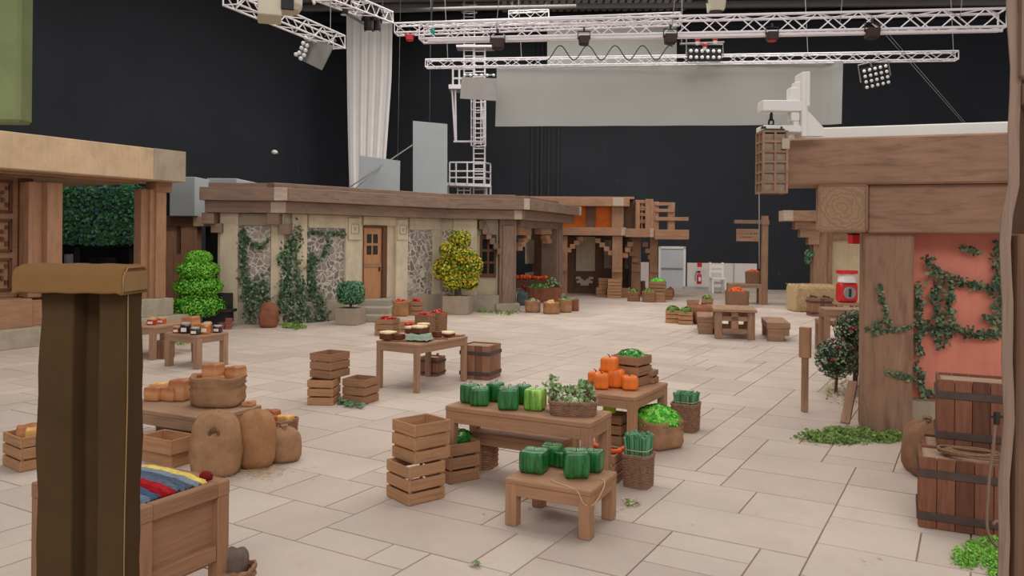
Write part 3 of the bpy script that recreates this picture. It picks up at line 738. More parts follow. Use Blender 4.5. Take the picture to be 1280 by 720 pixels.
# dark cart bench beside topiary
t = thing('garden_bench', 'dark grey bench beside the topiary tree on brick stacks', 'bench', G(275, 409))
b0 = G(275, 409)
m = MB(); m.box(-.5, .38, -.2, .25, .42, .5); m.build('seat', M_['iron'], t, bevel=.01)
m = MB(); m.box(-.5, .25, .22, .3, .5, .92); m.build('backrest', M_['iron'], t, bevel=.01)
m = MB(); m.box(-.45, .3, -.1, .2, .15, .42); m.build('apron', M_['black'], t, bevel=.01)
for dx in (-.4, .15): m = MB(); m.box(dx, dx+.1, -.12, .2, 0, .15); m.build('leg', M_['iron'], t)
for k, (dx, n) in enumerate(((.3, 4), (.12, 2))):
    m = MB()
    for j in range(n): m.box(dx+j % 2*.02, dx+.16+j % 2*.02, -.34, -.24, j*.075, j*.075+.07)
    o = m.build('brick_stack', M_['brick'], bevel=.005); o.location = b0 - Vector((0, .15, 0)); tag(o, ['taller stack of four red bricks by the dark bench', 'low pair of red bricks in front of the dark bench'][k], 'bricks')

# ------------------------------------------------------------------ stone house
SW = [(-8.35, 22.7), (-6.5, 22.7), (-2.45, 27.2), (.06, 27.6), (2.0, 33.0)]
def house_stone():
    t = thing('stone_house', 'long low stone house with brown double roof bands and cobble panels', 'building', (-6.5, 22.7, 0))
    F1, F2, F3, F4 = [frame(SW[i], SW[i+1]) for i in range(4)]
    L = [(Vector(SW[i+1]) - Vector(SW[i])).length for i in range(4)]
    zA, zB, zC, zD = 3.14, 3.47, 3.83, 3.98
    # wall bodies
    part('wall', 'stonebeige', t, F1, [(0, L[0], -3, 0, 0, zA)]); part('wall', 'stonebeige', t, F2, [(0, L[1], -2.5, 0, 0, zA)])
    s3 = fs_(F3, 596); part('wall', 'stonebeige', t, F3, [(-.1, s3, -3, 0, 0, zA), (s3, s3+.95, -3, -.25, 0, zA)])
    # bands
    for nm, z0, z1, o in (('roof_band', zB, zC, .75), ('roof_band', zA, zB, .5)):
        for T, l, i in ((F1, L[0], 0), (F2, L[1], 1), (F3, L[2], 2), (F4, L[3], 3)):
            e0 = (fs_(F1, 249 if z0 == zB else 256, o, 240)) if i == 0 else (-.35 if i == 3 else 0)
            e1 = l + {0: o*.42, 1: 0, 2: o*.55, 3: o*.6}[i]
            if i == 1: e0 = -o*.42
            if i == 2: e0 = .0
            part(nm, 'beam', t, T, [(e0, e1, -.6, o, z0, z1-.003*i)], bevel=.01)
    # pale square beam ends at the corners
    a = L[0]+.75*.42; part('beam_end', 'beamlight', t, F1, [(a-.36, a+.008, -.1, .758, zB+.003, zC+.004)], 'pale square end of the upper roof band')
    a = L[0]+.5*.42; part('beam_end', 'beamlight', t, F1, [(a-.42, a+.008, -.1, .508, zA+.003, zB-.004)], 'pale square end of the lower roof band')
    a = L[2]+.75*.55; part('beam_end', 'beamlight', t, F3, [(a-.2, a+.008, -.1, .758, zB+.003, zC+.004)], 'pale square beam end above the porch')
    a = L[2]+.5*.55; part('beam_end', 'beamlight', t, F3, [(a-.35, a+.008, -.1, .508, zA+.003, zB-.004)], 'pale square end of the lower porch beam')
    part('beam_end', 'beamlight', t, F4, [(L[3]+.45-.3, L[3]+.46, -.1, .76, zB+.003, zC+.004)], 'pale square end of the far porch beam')
    for T, l, a0, a1 in ((F1, L[0], .9, .3), (F2, L[1], -.5, .3), (F3, L[2], -.2, 0), (F4, L[3], .3, -1.5)):
        part('roof_slab', 'beam', t, T, [(a0 if T is not F1 else -.15, l+a1, -3.2, .35, zC-.02, zD)])
    # corbel blocks under the bands
    for T, px, y0, y1, w in ((F1, 262, 267, 280, .34), (F1, 343, 267, 281, .34), (F1, 270, 280, 291, .3), (F1, 354, 281, 293, .3)):
        s = fs_(T, px, .3, 280); part('corbel', 'beam', t, T, [(s-w/2, s+w/2, -.02, .46 if y0 < 270 else .3, fz_(T, px, y1, .3), fz_(T, px, y0, .3)+.02)])
    part('lintel_block', 'planter', t, F1, [(fs_(F1, 301, .1), fs_(F1, 338, .1), 0, .12, 2.8, 3.13)])
    # plinth along the foot
    part('plinth', 'plinth', t, F1, [(-.1, L[0]+.02, -.5, .1, 0, .62)]); part('plinth', 'plinth', t, F2, [(0, fs_(F2, 452), -.1, .1, 0, .60), (fs_(F2, 481, .1), L[1], -.1, .1, 0, .60)])
    part('plinth', 'plinth', t, F3, [(0, s3+.95, -.1, .1, 0, .55)])
    # pilasters
    def pil(T, x0, x1, o=.12, mat='stonebeige', z1=zA, z0=0, y=340): return part('pilaster', mat, t, T, [(fs_(T, x0, o, y), fs_(T, x1, o, y), -.05, o, z0, z1)], bevel=.015)
    pil(F1, 274, 297); pil(F1, 338, 354); pil(F2, 365, 384); pil(F2, 432, 452); pil(F2, 495, 510, .14); pil(F2, 541, 551, .06); pil(F3, 566, 596, .08)
    # header above panels
    part('header', 'stonebeige', t, F2, [(fs_(F2, 384), fs_(F2, 432), 0, .08, 2.75, zA)]); part('header', 'stonebeige', t, F2, [(fs_(F2, 510), fs_(F2, 549), 0, .08, 2.75, zA)]); part('header', 'stonebeige', t, F2, [(fs_(F2, 452), fs_(F2, 495), 0, .1, 2.86, zA)])
    # cobble panels
    for T, x0, x1, z0 in ((F1, 297, 338, .62), (F2, 384, 432, .6), (F2, 510, 541, .6), (F3, 553, 566, .55)):
        part('cobble_panel', 'cobble', t, T, [(fs_(T, x0, .03), fs_(T, x1, .03), 0, .03, z0, 2.78)], bevel=0)
    # carved plaques
    for px0, px1 in ((435, 450), (496, 509)):
        m = MB(); a, b = fs_(F2, px0, .15), fs_(F2, px1, .15); z0, z1 = fz_(F2, px0, 300, .15), 3.08
        fb(m, F2, a, b, .1, .19, z0, z1); zc = (z0+z1)/2; sc = (a+b)/2
        o = m.build('carved_plaque', M_['stonebeige'], t, world=True, bevel=.015)
        q = MB()
        for r_, zz in ((.13, zc+.0),):
            for x0, x1, za, zb in ((-r_, r_, r_, r_+.03), (-r_, r_, -r_-.03, -r_), (-r_-.03, -r_, -r_, r_), (r_, r_+.03, -r_, r_), (-.035, .035, -.05, .05)): fb(q, F2, sc+x0, sc+x1, .19, .205, zz+za, zz+zb)
        q.build('carving', M_['plinth'], o, world=True)
    # door
    a, b = fs_(F2, 454), fs_(F2, 480); z0, z1 = .575, 2.80
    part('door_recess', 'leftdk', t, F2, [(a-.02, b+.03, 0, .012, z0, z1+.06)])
    part('door_jamb', 'leftdk', t, F2, [(b-.14, b+.03, 0, .13, z0, z1+.06), (a-.02, b, 0, .13, z1, z1+.07)])
    d = part('door', wood('door_boards', (182, 132, 94), 10, .08, .22), t, F2, [(a, b-.14, .012, .05, z0, z1)])
    w = b-.14-a
    m = MB()
    for i in range(2):
        for j in range(2): fb(m, F2, a+w*(.14+i*.36), a+w*(.14+i*.36+.27), .045, .056, 1.95+j*.36, 2.23+j*.36)
    m.build('window_pane', M_['iron'], d, world=True)
    part('rail', 'left', d, F2, [(a, b-.14, .05, .07, 1.55, 1.68)]); part('handle', 'black', d, F2, [(b-.26, b-.22, .05, .1, 1.42, 1.56)])
    # window and porch
    a, b = fs_(F3, 601), fs_(F3, 621); o = -.25
    part('window_frame', 'leftdk', t, F3, [(a, b, o, o+.1, 1.15, 2.62)])
    m = MB()
    for i in range(2):
        for j in range(3): fb(m, F3, a+.07+i*.24, a+.07+i*.24+.17, o+.1, o+.11, 1.28+j*.42, 1.62+j*.42)
    m.build('window_pane', M_['darkcloth'], t, world=True)
    m = MB()
    for k in range(6): s = fs_(F3, 598+k*4.6, .05); fb(m, F3, s, s+.18, -.2, .15, 2.8-k*.17, 3.1-k*.13 if k < 2 else 3.02-k*.17)
    m.build('stepped_corbel', M_['beam'], t, world=True, bevel=.01)
    # columns of the porch
    for T, x0, x1, y in ((F3, 624, 645, 340), (F4, 686, 697, 340)):
        s0, s1 = fs_(T, x0, .1, y), fs_(T, x1, .1, y)
        if T is F4: s0, s1 = L[3]-.85, L[3]-.2
        part('column', 'beam', t, T, [(s0, s1, -.55, .12, .25, zA), (s0+.1, s1-.1, .1, .19, .25, zA-.2)]); part('column_foot', 'plinth', t, T, [(s0-.12, s1+.12, -.6, .28, 0, .27)])
    part('porch_beam', 'beam', t, F4, [(.3, L[3]-.2, -.35, .15, zA-.25, zA)])
    part('corbel_bar', 'hutwood2', t, F4, [(fs_(F4, 646), fs_(F4, 661), -.2, .1, fz_(F4, 652, 294), zA-.25)]); part('corbel_bar', 'hutwood2', t, F4, [(fs_(F4, 674), fs_(F4, 687), -.2, .1, fz_(F4, 680, 293), zA-.25)])
    for px0, y0 in ((645, 308), (648.5, 303), (652, 298), (655.5, 294), (680, 294), (682, 299)):
        part('stepped_corbel', 'hutwood2', t, F4, [(fs_(F4, px0), fs_(F4, px0+5), -.15, .1, fz_(F4, px0, y0+5.5), fz_(F4, px0, y0))])
    # porch back wall
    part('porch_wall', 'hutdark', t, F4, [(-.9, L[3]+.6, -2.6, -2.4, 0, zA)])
    s = 1.6; part('porch_panel', 'stonebeige', t, F4, [(fs_(F4, 657, -2.38), fs_(F4, 669, -2.38), -2.4, -2.36, 1.35, 2.45), (fs_(F4, 657, -2.38), fs_(F4, 690, -2.38), -2.4, -2.37, .7, .95)])
    m = MB()
    for k in range(5): fb(m, F4, fs_(F4, 673, -2.38), fs_(F4, 685, -2.38), -2.4, -2.375, 1.3+k*.2, 1.38+k*.2)
    m.build('slot', M_['darkcloth'], t, world=True)
    # steps
    for k in range(3):
        m = MB(); Yf = 23.5+.5*k; m.box(-.200*Yf, -.1525*Yf, Yf, 26.0-(0 if k else .6), 0, .19*(k+1)+.004*k); m.build('step', M_['step'], t, world=True, bevel=.02)
    m = MB(); m.box(-.1525*24.5-.6, -.1525*25.2+.12, 24.9, 26.6, 0, .565); m.build('step_core', M_['step'], t, world=True)
house_stone()
F1, F2, F3, F4 = [frame(SW[i], SW[i+1]) for i in range(4)]
ivy('climbing_ivy', 'thick ivy climbing the cobble panels and pilasters of the stone house', F2, [
    ([(368, 283), (366, 330), (372, 365), (370, 404)], 10), ([(366, 300), (352, 320), (360, 345), (350, 385)], 8), ([(372, 350), (376, 380), (385, 402)], 11),
    ([(388, 320), (388, 350), (396, 385), (398, 402)], 8), ([(384, 290), (404, 292), (430, 292)], 2.5), ([(388, 330), (402, 322), (412, 300)], 2.5), ([(358, 345), (352, 375), (362, 404)], 10), ([(398, 372), (404, 402)], 8)], .105, 230)
ivy('climbing_ivy', 'thin ivy over the leftmost cobble panel of the stone house', F1, [([(304, 290), (304, 330), (308, 360), (314, 402)], 6), ([(305, 296), (325, 310), (336, 300)], 3), ([(312, 350), (322, 375), (318, 400)], 10), ([(330, 350), (328, 380), (336, 400)], 8)], .10, 190)
tuft(352, 384, 402, 412, 500, .12, 'green weeds at the foot of the ivy')
tuft(560, 610, 382, 392, 420, .12, 'sparse grass around the yellow tree planter')
tuft(610, 650, 386, 394, 160, .10, 'sparse grass at the foot of the porch column')
tuft(198, 240, 425, 432, 120, .08, 'sparse grass below the rear jar table')

# ------------------------------------------------------------------ far timber house with balcony
def house_far():
    t = thing('balcony_house', 'far two storey timber house with orange walls and an open balcony', 'building', (4, 34.6, 0))
    T = frame((P(640, 370, 35).x, 35.0), (P(860, 370, 34.2).x, 34.2)); s = lambda px, o=0: fs_(T, px, o, 330); z = lambda y, px=750: fz_(T, px, y)
    part('roof_beam', 'hutwood2', t, T, [(s(600), s(786), -.6, .3, z(258), z(247.5))]); part('beam_end', 'beamlight', t, T, [(s(765, .3), s(779, .3), .0, .31, z(258)+.004, z(247.5)+.004)], 'pale cut end of the roof beam')
    part('roof_slab', 'hutwood2', t, T, [(s(600), s(792), -4, .1, z(249), z(246))])
    part('upper_wall', 'orange', t, T, [(s(690), s(766), -.5, -.3, z(286), z(257))])
    part('upper_post', 'hutdark', t, T, [(s(732), s(744), -.3, -.15, z(286), z(257))]); part('upper_post', 'hutwood2', t, T, [(s(764), s(779), -.4, 0, z(286), z(257))]); part('upper_post', 'hutdark', t, T, [(s(779), s(796), -1.2, -.4, z(286), z(250))])
    part('floor_beam', 'hutwood2', t, T, [(s(696), s(781), -.4, .3, z(294.5), z(284.5))]); part('beam_end', 'beamlight', t, T, [(s(776, .3), s(782, .3), .0, .31, z(294.5)+.004, z(284.5)+.004)], 'pale cut end of the floor beam')
    part('balcony_beam', 'hutwood2', t, T, [(s(781), s(817), -.5, .45, z(296), z(285.5))]); part('beam_end', 'beamlight', t, T, [(s(812, .45), s(817, .45), 0, .46, z(296)+.004, z(285.5)+.004)], 'pale cut end of the balcony beam')
    part('balcony_beam', 'hutwood2', t, T, [(s(817), s(859), .2, .6, z(298.5), z(286.5))]); part('balcony_floor', 'hutwood2', t, T, [(s(781), s(846), -2.4, .3, z(294), z(288))])
    # balcony
    for a, b, y0 in ((806, 816, 249), (816, 823, 252), (834, 843, 253)): part('balcony_post', 'hutwood2', t, T, [(s(a, .3), s(b, .3), .0, .3, z(287), z(y0))])
    part('balcony_post', 'hutwood2', t, T, [(s(794), s(799), -.1, .2, z(287), z(250))])
    for a, b, y0, y1 in ((818, 842, 261, 265), (818, 860, 271, 275.5), (818, 836, 253, 257)): part('balcony_rail', 'hutwood2', t, T, [(s(a, .35), s(b, .35), .25, .38, z(y1), z(y0))])
    m = MB()
    for y0, y1 in ((250, 254), (257.5, 263), (266, 270), (274, 279)): fb(m, T, s(793), s(807), -.02, .1, z(y1), z(y0))
    for x in (793, 800.5): fb(m, T, s(x), s(x+2.5), -.05, .06, z(287), z(250))
    m.build('lattice', M_['hutwood2'], t, world=True, bevel=.01); part('lattice_back', 'hutdark', t, T, [(s(793), s(806), -.3, -.15, z(287), z(251))])
    # ground floor
    for a, b, o0, o1, m_ in ((698, 709, -.3, .15, 'hutwood2'), (765, 778, -.35, .15, 'hutwood2'), (789, 801, -1.1, -.7, 'hutwood2'), (812, 822, -.9, -.4, 'hutwood2')):
        part('column', m_, t, T, [(s(a, o1), s(b, o1), o0, o1, 0, z(295)), (s(a, o1)-.0, s(b, o1), o1, o1+.1, z(340), z(330))])
    def stairs(x0, dx, n, y0, dy, o=0):
        for k in range(n): part('stepped_corbel', 'hutwood2', t, T, [(s(x0+dx*k, o+.1), s(x0+dx*k+7, o+.1), -.15+o, .1+o, z(y0-dy*k+6), z(y0-dy*k))])
    stairs(707, 5, 4, 310, 4.6); stairs(760, -5.5, 4, 310+3, 5); stairs(778, 3, 3, 316, 7); stairs(786, 4, 0, 0, 0); stairs(790, -4, 3, 322, 8, -.6); stairs(810, -3.5, 3, 318, 8, -.5)
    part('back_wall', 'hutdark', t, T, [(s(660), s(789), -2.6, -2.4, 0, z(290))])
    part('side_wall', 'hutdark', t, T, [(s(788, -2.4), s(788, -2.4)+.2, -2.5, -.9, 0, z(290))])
    f = lambda px: fs_(T, px, -2.38, 330); zz = lambda y: fz_(T, 740, y, -2.38)
    part('wall_panel', 'stonebeige', t, T, [(f(720), f(744), -2.4, -2.34, zz(339), zz(296))]); part('wall_panel', 'planter', t, T, [(f(755), f(764), -2.4, -2.34, zz(335), zz(300)), (f(781), f(786), -2.4, -2.34, zz(335), zz(298))])
    m = MB()
    for x0, x1, y0, y1 in ((720, 726, 346, 349), (736, 742, 346, 349), (724, 729, 348.5, 351.5), (733, 738, 348.5, 351.5), (726, 736, 350.5, 357), (721, 726, 351, 354), (736, 741, 351, 354)): fb(m, T, f(x0), f(x1), -2.4, -2.35, zz(y1), zz(y0))
    m.build('pixel_pattern_inlay', M_['stonebeige'], t, world=True)
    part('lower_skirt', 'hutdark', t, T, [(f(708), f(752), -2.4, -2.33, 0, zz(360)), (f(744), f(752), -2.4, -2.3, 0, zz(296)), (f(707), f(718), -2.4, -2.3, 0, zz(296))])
    part('lantern_box', 'left', t, T, [(s(699.5, .2), s(703.5, .2), .15, .3, z(318), z(313))])
house_far()

# ------------------------------------------------------------------ right houses
def house_right():
    base = G(1077, 540); yaw = R(-19)
    T = Matrix.Translation(base) @ Matrix.Rotation(yaw, 4, 'Z'); s = lambda px, o=0, y=400: fs_(T, px, o, y); z = lambda px, y, o=0: fz_(T, px, y, o)
    t = thing('terracotta_house', 'large timber house on the right with a terracotta wall and log beams', 'building', base)
    part('upper_beam', 'post', t, T, [(s(980, .25, 200), 3.3, -.5, .25, z(1100, 230, .25), z(1100, 170, .25))], bevel=.025)
    part('lower_beam', 'post', t, T, [(s(1085, .12, 260), 3.3, -.5, .12, z(1100, 291, .12), z(1100, 230, .12))], bevel=.02)
    # log end with growth rings
    a, b = s(1022, .2, 260), s(1085, .2, 260); z0, z1 = z(1050, 290, .2), z(1050, 230, .2)
    m = MB(); fb(m, T, a, b, -.5, .2, z0, z1); mt, nt, bs = mk('log_end_rings'); tc = N(nt, 'ShaderNodeTexCoord')
    c3 = T @ Vector(((a+b)/2, -.2, (z0+z1)/2)) - base
    mp = N(nt, 'ShaderNodeMapping'); mp.inputs['Location'].default_value = (-c3.x, -c3.y, -c3.z); nt.links.new(tc.outputs['Object'], mp.inputs['Vector'])
    w = N(nt, 'ShaderNodeTexWave', wave_type='RINGS', rings_direction='Y'); w.inputs['Scale'].default_value = 5; w.inputs['Distortion'].default_value = 9; w.inputs['Detail'].default_value = 5; w.inputs['Detail Scale'].default_value = 2.2
    nt.links.new(mp.outputs[0], w.inputs['Vector']); c = lin((162, 128, 100))
    nt.links.new(ramp(nt, w.outputs[0], [(.1, sc3(c, .84)), (.6, c), (1, sc3(c, 1.06))]), bs.inputs['Base Color']); bs.inputs['Roughness'].default_value = .8; bump(nt, bs, w.outputs[0], .3, .01)
    lg = m.build('log_end', mt, t, world=True, bevel=.02)
    part('rim', 'post', lg, T, [(a, b, .2, .215, z1-.03, z1), (a, b, .2, .215, z0, z0+.03), (a, a+.03, .2, .215, z0, z1), (b-.03, b, .2, .215, z0, z1)], bevel=.004)
    part('column', 'post', t, T, [(0, s(1142, 0), -.6, 0, 0, z0+.02)], bevel=.025)
    w1 = s(1142, 0)
    part('terracotta_wall', 'red', t, T, [(w1-.1, 3.3, -.95, -.5, .0, z0+.1)], bevel=0)
    part('stone_footing', 'planter', t, T, [(w1-.02, 1.9, -.5, -.22, 0, .42)])
    part('roof_deck', 'beam', t, T, [(s(1060, -.5), 3.3, -3.5, -.4, z(1100, 180, 0)-.1, z(1100, 175, 0))])
    return T, t
TR, tr = house_right()
ivy('climbing_ivy', 'dark leafy ivy spreading over the terracotta wall and its timber column', TR, [
    ([(1157, 322), (1168, 340), (1190, 350), (1212, 356), (1245, 362), (1250, 345)], 7), ([(1250, 300), (1246, 340), (1250, 372), (1250, 400)], 9), ([(1230, 395), (1248, 402)], 5), ([(1250, 404), (1248, 420)], 4),
    ([(1168, 350), (1172, 390), (1176, 415), (1175, 435)], 8), ([(1188, 350), (1186, 385), (1192, 410)], 5), ([(1146, 355), (1150, 395), (1150, 420)], 4),
    ([(1128, 405), (1150, 407), (1175, 412), (1200, 412), (1225, 420), (1250, 415)], 7), ([(1146, 420), (1150, 445)], 4), ([(1145, 455), (1150, 480), (1160, 492)], 6), ([(1200, 310), (1225, 316)], 3), ([(1150, 490), (1180, 492)], 4)], .07, 300, off=-.42, bulge=.1)
ivy('climbing_ivy', 'light ivy strand creeping across the big timber column', TR, [([(1100, 358), (1103, 375), (1108, 395), (1112, 410)], 3.5), ([(1080, 410), (1095, 414), (1118, 413), (1140, 408)], 3.5), ([(1110, 466), (1125, 470), (1142, 474)], 4), ([(1092, 408), (1105, 400)], 4)], .055, 260, off=.02, bulge=.04)
tuft(1006, 1142, 538, 558, 2300, .05, 'bright green weeds along the foot of the big timber column', h=.12)
tuft(1196, 1262, 678, 722, 3400, .028, 'bright green weed clump in the bottom right corner by the post', 'corner', h=.09)
tuft(1030, 1078, 470, 505, 260, .07, 'scattered dry leaves below the flowering bush', 'litter', h=.02, name='leaf_litter')

# white timber hoist on the roof
def hoist():
    Y = 10.2; t = thing('white_hoist', 'white painted hoist arm and beam on top of the right house', 'hoist', P(1010, 168, Y))
    def bx(name, x0, y0, x1, y1, d0, d1, skew=0, bev=.01):
        a, b = P(x0, y1, Y), P(x1, y0, Y); m = MB(); m.box(a.x, b.x, Y+d0, Y+d1, a.z, b.z); return m.build(name, M_['white'], t, world=True, bevel=bev)
    m = MB(); zt = fz_(TR, 1100, 170, .25); fb(m, TR, fs_(TR, 951, .1, 165), 3.3, -.3, .1, zt, fz_(TR, 1100, 157, .1)); m.build('base_beam', M_['white'], t, world=True, bevel=.015)
    bx('arm', 951, 127, 1002, 140, -.1, .15); bx('post', 998, 92, 1006, 172, -.12, .16); bx('step_block', 986, 110, 1000, 128, -.06, .1); bx('step_block', 992, 103, 1000, 128, -.05, .09)
    bx('bracket', 987, 140, 998, 152, -.06, .1); bx('bracket', 990, 152, 998, 160, -.05, .09); bx('cap_board', 1003, 92, 1008, 135, -.14, .0)
    bx('foot_board', 951, 158, 1004, 166, -.1, .2)
    m = MB(); pts = [P(1005, 133, Y), P(1030, 160, Y), P(1030, 170, Y), P(1005, 170, Y)]; m.raw(pts+[p+Vector((0, .1, 0)) for p in pts], [(0, 1, 2, 3), (7, 6, 5, 4), (0, 4, 5, 1), (1, 5, 6, 2), (2, 6, 7, 3), (3, 7, 4, 0)]); m.build('gusset', M_['white'], t, world=True)
hoist()
def lantern():
    Y = 10.15; top = P(964, 141, Y); t = thing('caged_lantern', 'tall timber caged lantern hanging by a chain from the white arm', 'lantern', (top.x, top.y, P(964, 242, Y).z))
    m = MB(); z = top.z; k = 0
    zend = P(964, 162, Y).z
    while z > zend:
        pts = [Vector((top.x, top.y, z-.05)) + (Vector((math.cos(a)*.03, 0, math.sin(a)*.05)) if k % 2 else Vector((0, math.cos(a)*.03, math.sin(a)*.05))) for a in [i*math.pi/5 for i in range(10)]]
        m.tube(pts, .012, 5, True); z -= .075; k += 1
    m.build('chain', M_['black'], t, world=True)
    x0, x1 = P(948, 200, Y).x, P(981, 200, Y).x; zb, zt = P(964, 241, Y).z, P(964, 166, Y).z; w = (x1-x0)/2; cx = (x0+x1)/2
    m = MB(); m.box(cx-w*.75, cx+w*.75, Y-w*.7, Y+w*.7, zt-.02, zt+.04); m.box(cx-w*.75, cx-w*.5, Y-w*.3, Y+w*.3, zt+.04, zt+.08); m.box(cx+w*.5, cx+w*.75, Y-w*.3, Y+w*.3, zt+.04, zt+.08); m.box(cx-w*.75, cx+w*.75, Y-.03, Y+.03, zt+.06, zt+.1); m.build('top_cap', M_['iron'], t, world=True, bevel=.006)
    m = MB()
    for sx in (-1, 0, 1):
        for sy in (-1, 0, 1):
            if sx == 0 and sy == 0: continue
            m.box(cx+sx*w*.88-.014, cx+sx*w*.88+.014, Y+sy*w*.8-.014, Y+sy*w*.8+.014, zb, zt)
    m.build('cage_bars', M_['hutwood'], t, world=True)
    m = MB()
    for i in range(7):
        z = zb + (zt-zb)*i/6; 
        for sy in (-1, 1): m.box(cx-w*.93, cx+w*.93, Y+sy*w*.83-.012, Y+sy*w*.83+.012, z-.013, z+.013)
        for sx in (-1, 1): m.box(cx+sx*w*.9-.012, cx+sx*w*.9+.012, Y-w*.83, Y+w*.83, z-.013, z+.013)
    m.build('cage_rings', M_['hutwood'], t, world=True)
    m = MB(); m.box(cx-w*.8, cx+w*.8, Y-w*.7, Y+w*.7, zb+.01, zt-.03); m.build('inner_box', plain('lantern_core', (150, 132, 112), .8, .2, 12), t, world=True)
    m = MB(); m.box(cx+w*.45, cx+w*1.02, Y-w*1.0, Y-w*.5, zt-.22, zt-.09); m.build('block', M_['beamlight'], t, world=True)
lantern()
def house_back_right():
    Y = 30.6; t = thing('sandstone_house', 'sandstone and timber house in the gap left of the big column', 'building', (P(1024, 388, Y).x, Y, 0))
    T = frame((P(980, 390, Y).x, Y), (P(1140, 390, Y-.6).x, Y-.6)); s = lambda px, o=0: fs_(T, px, o, 330); z = lambda y, px=1024: fz_(T, px, y)
    part('eave_beam', 'hutwood', t, T, [(s(980, .6), s(1120), -.5, .6, z(277), z(264))]); part('beam_end', 'beamlight', t, T, [(s(979, .61), s(991, .61), -.3, .61, z(277)+.004, z(264)+.004)], 'pale cut end of the eave beam')
    for a, y in ((991, 277), (998, 287), (1008, 296)): part('stepped_corbel', 'hutwood', t, T, [(s(a), s(1022), -.2, .3, z(y+10), z(y))])
    part('column', 'hutwood', t, T, [(s(1015), s(1032), -.3, .2, 0, z(277)), (s(1032), s(1040), -.3, .05, 0, z(277))])
    part('wall', 'sandstone', t, T, [(s(1040), s(1140), -.4, -.2, 0, z(277))]); part('header', 'hutwood', t, T, [(s(1038), s(1140), -.2, .0, z(300), z(290)), (s(1038), s(1140), -.2, .1, z(290), z(277))])
    part('left_return', 'hutdark', t, T, [(s(1022), s(1026), -.7, -.3, 0, z(277))])
house_back_right()
t = thing('hanging_planter', 'small green hanging plant left of the sandstone house column', 'plant', P(1010, 320, 30.3))
core_leaf('leaves', t, ell((0, 0, -.08), .12, 2.2), 60, .14, 'ball'); core_leaf('leaves', t, ell((.06, 0, .1), .16, .9), 50, .14, 'ball'); m = MB(); m.tube([(0, 0, .0), (.05, 0, .35), (.30, .0, .45)], .012); m.build('stem', M_['trunk'], t)
t = thing('red_lantern', 'square red lantern hanging under the big beam', 'lantern', P(1069, 299, 13.5))
m = MB(); m.box(-.09, .09, -.09, .09, -.08, .08); m.build('lamp_shade', M_['redp'], t, bevel=.01); m = MB(); m.box(-.1, .1, -.1, .1, .08, .1); m.tube([(0, 0, .1), (0, 0, .5)], .01); m.build('cap', M_['black'], t)

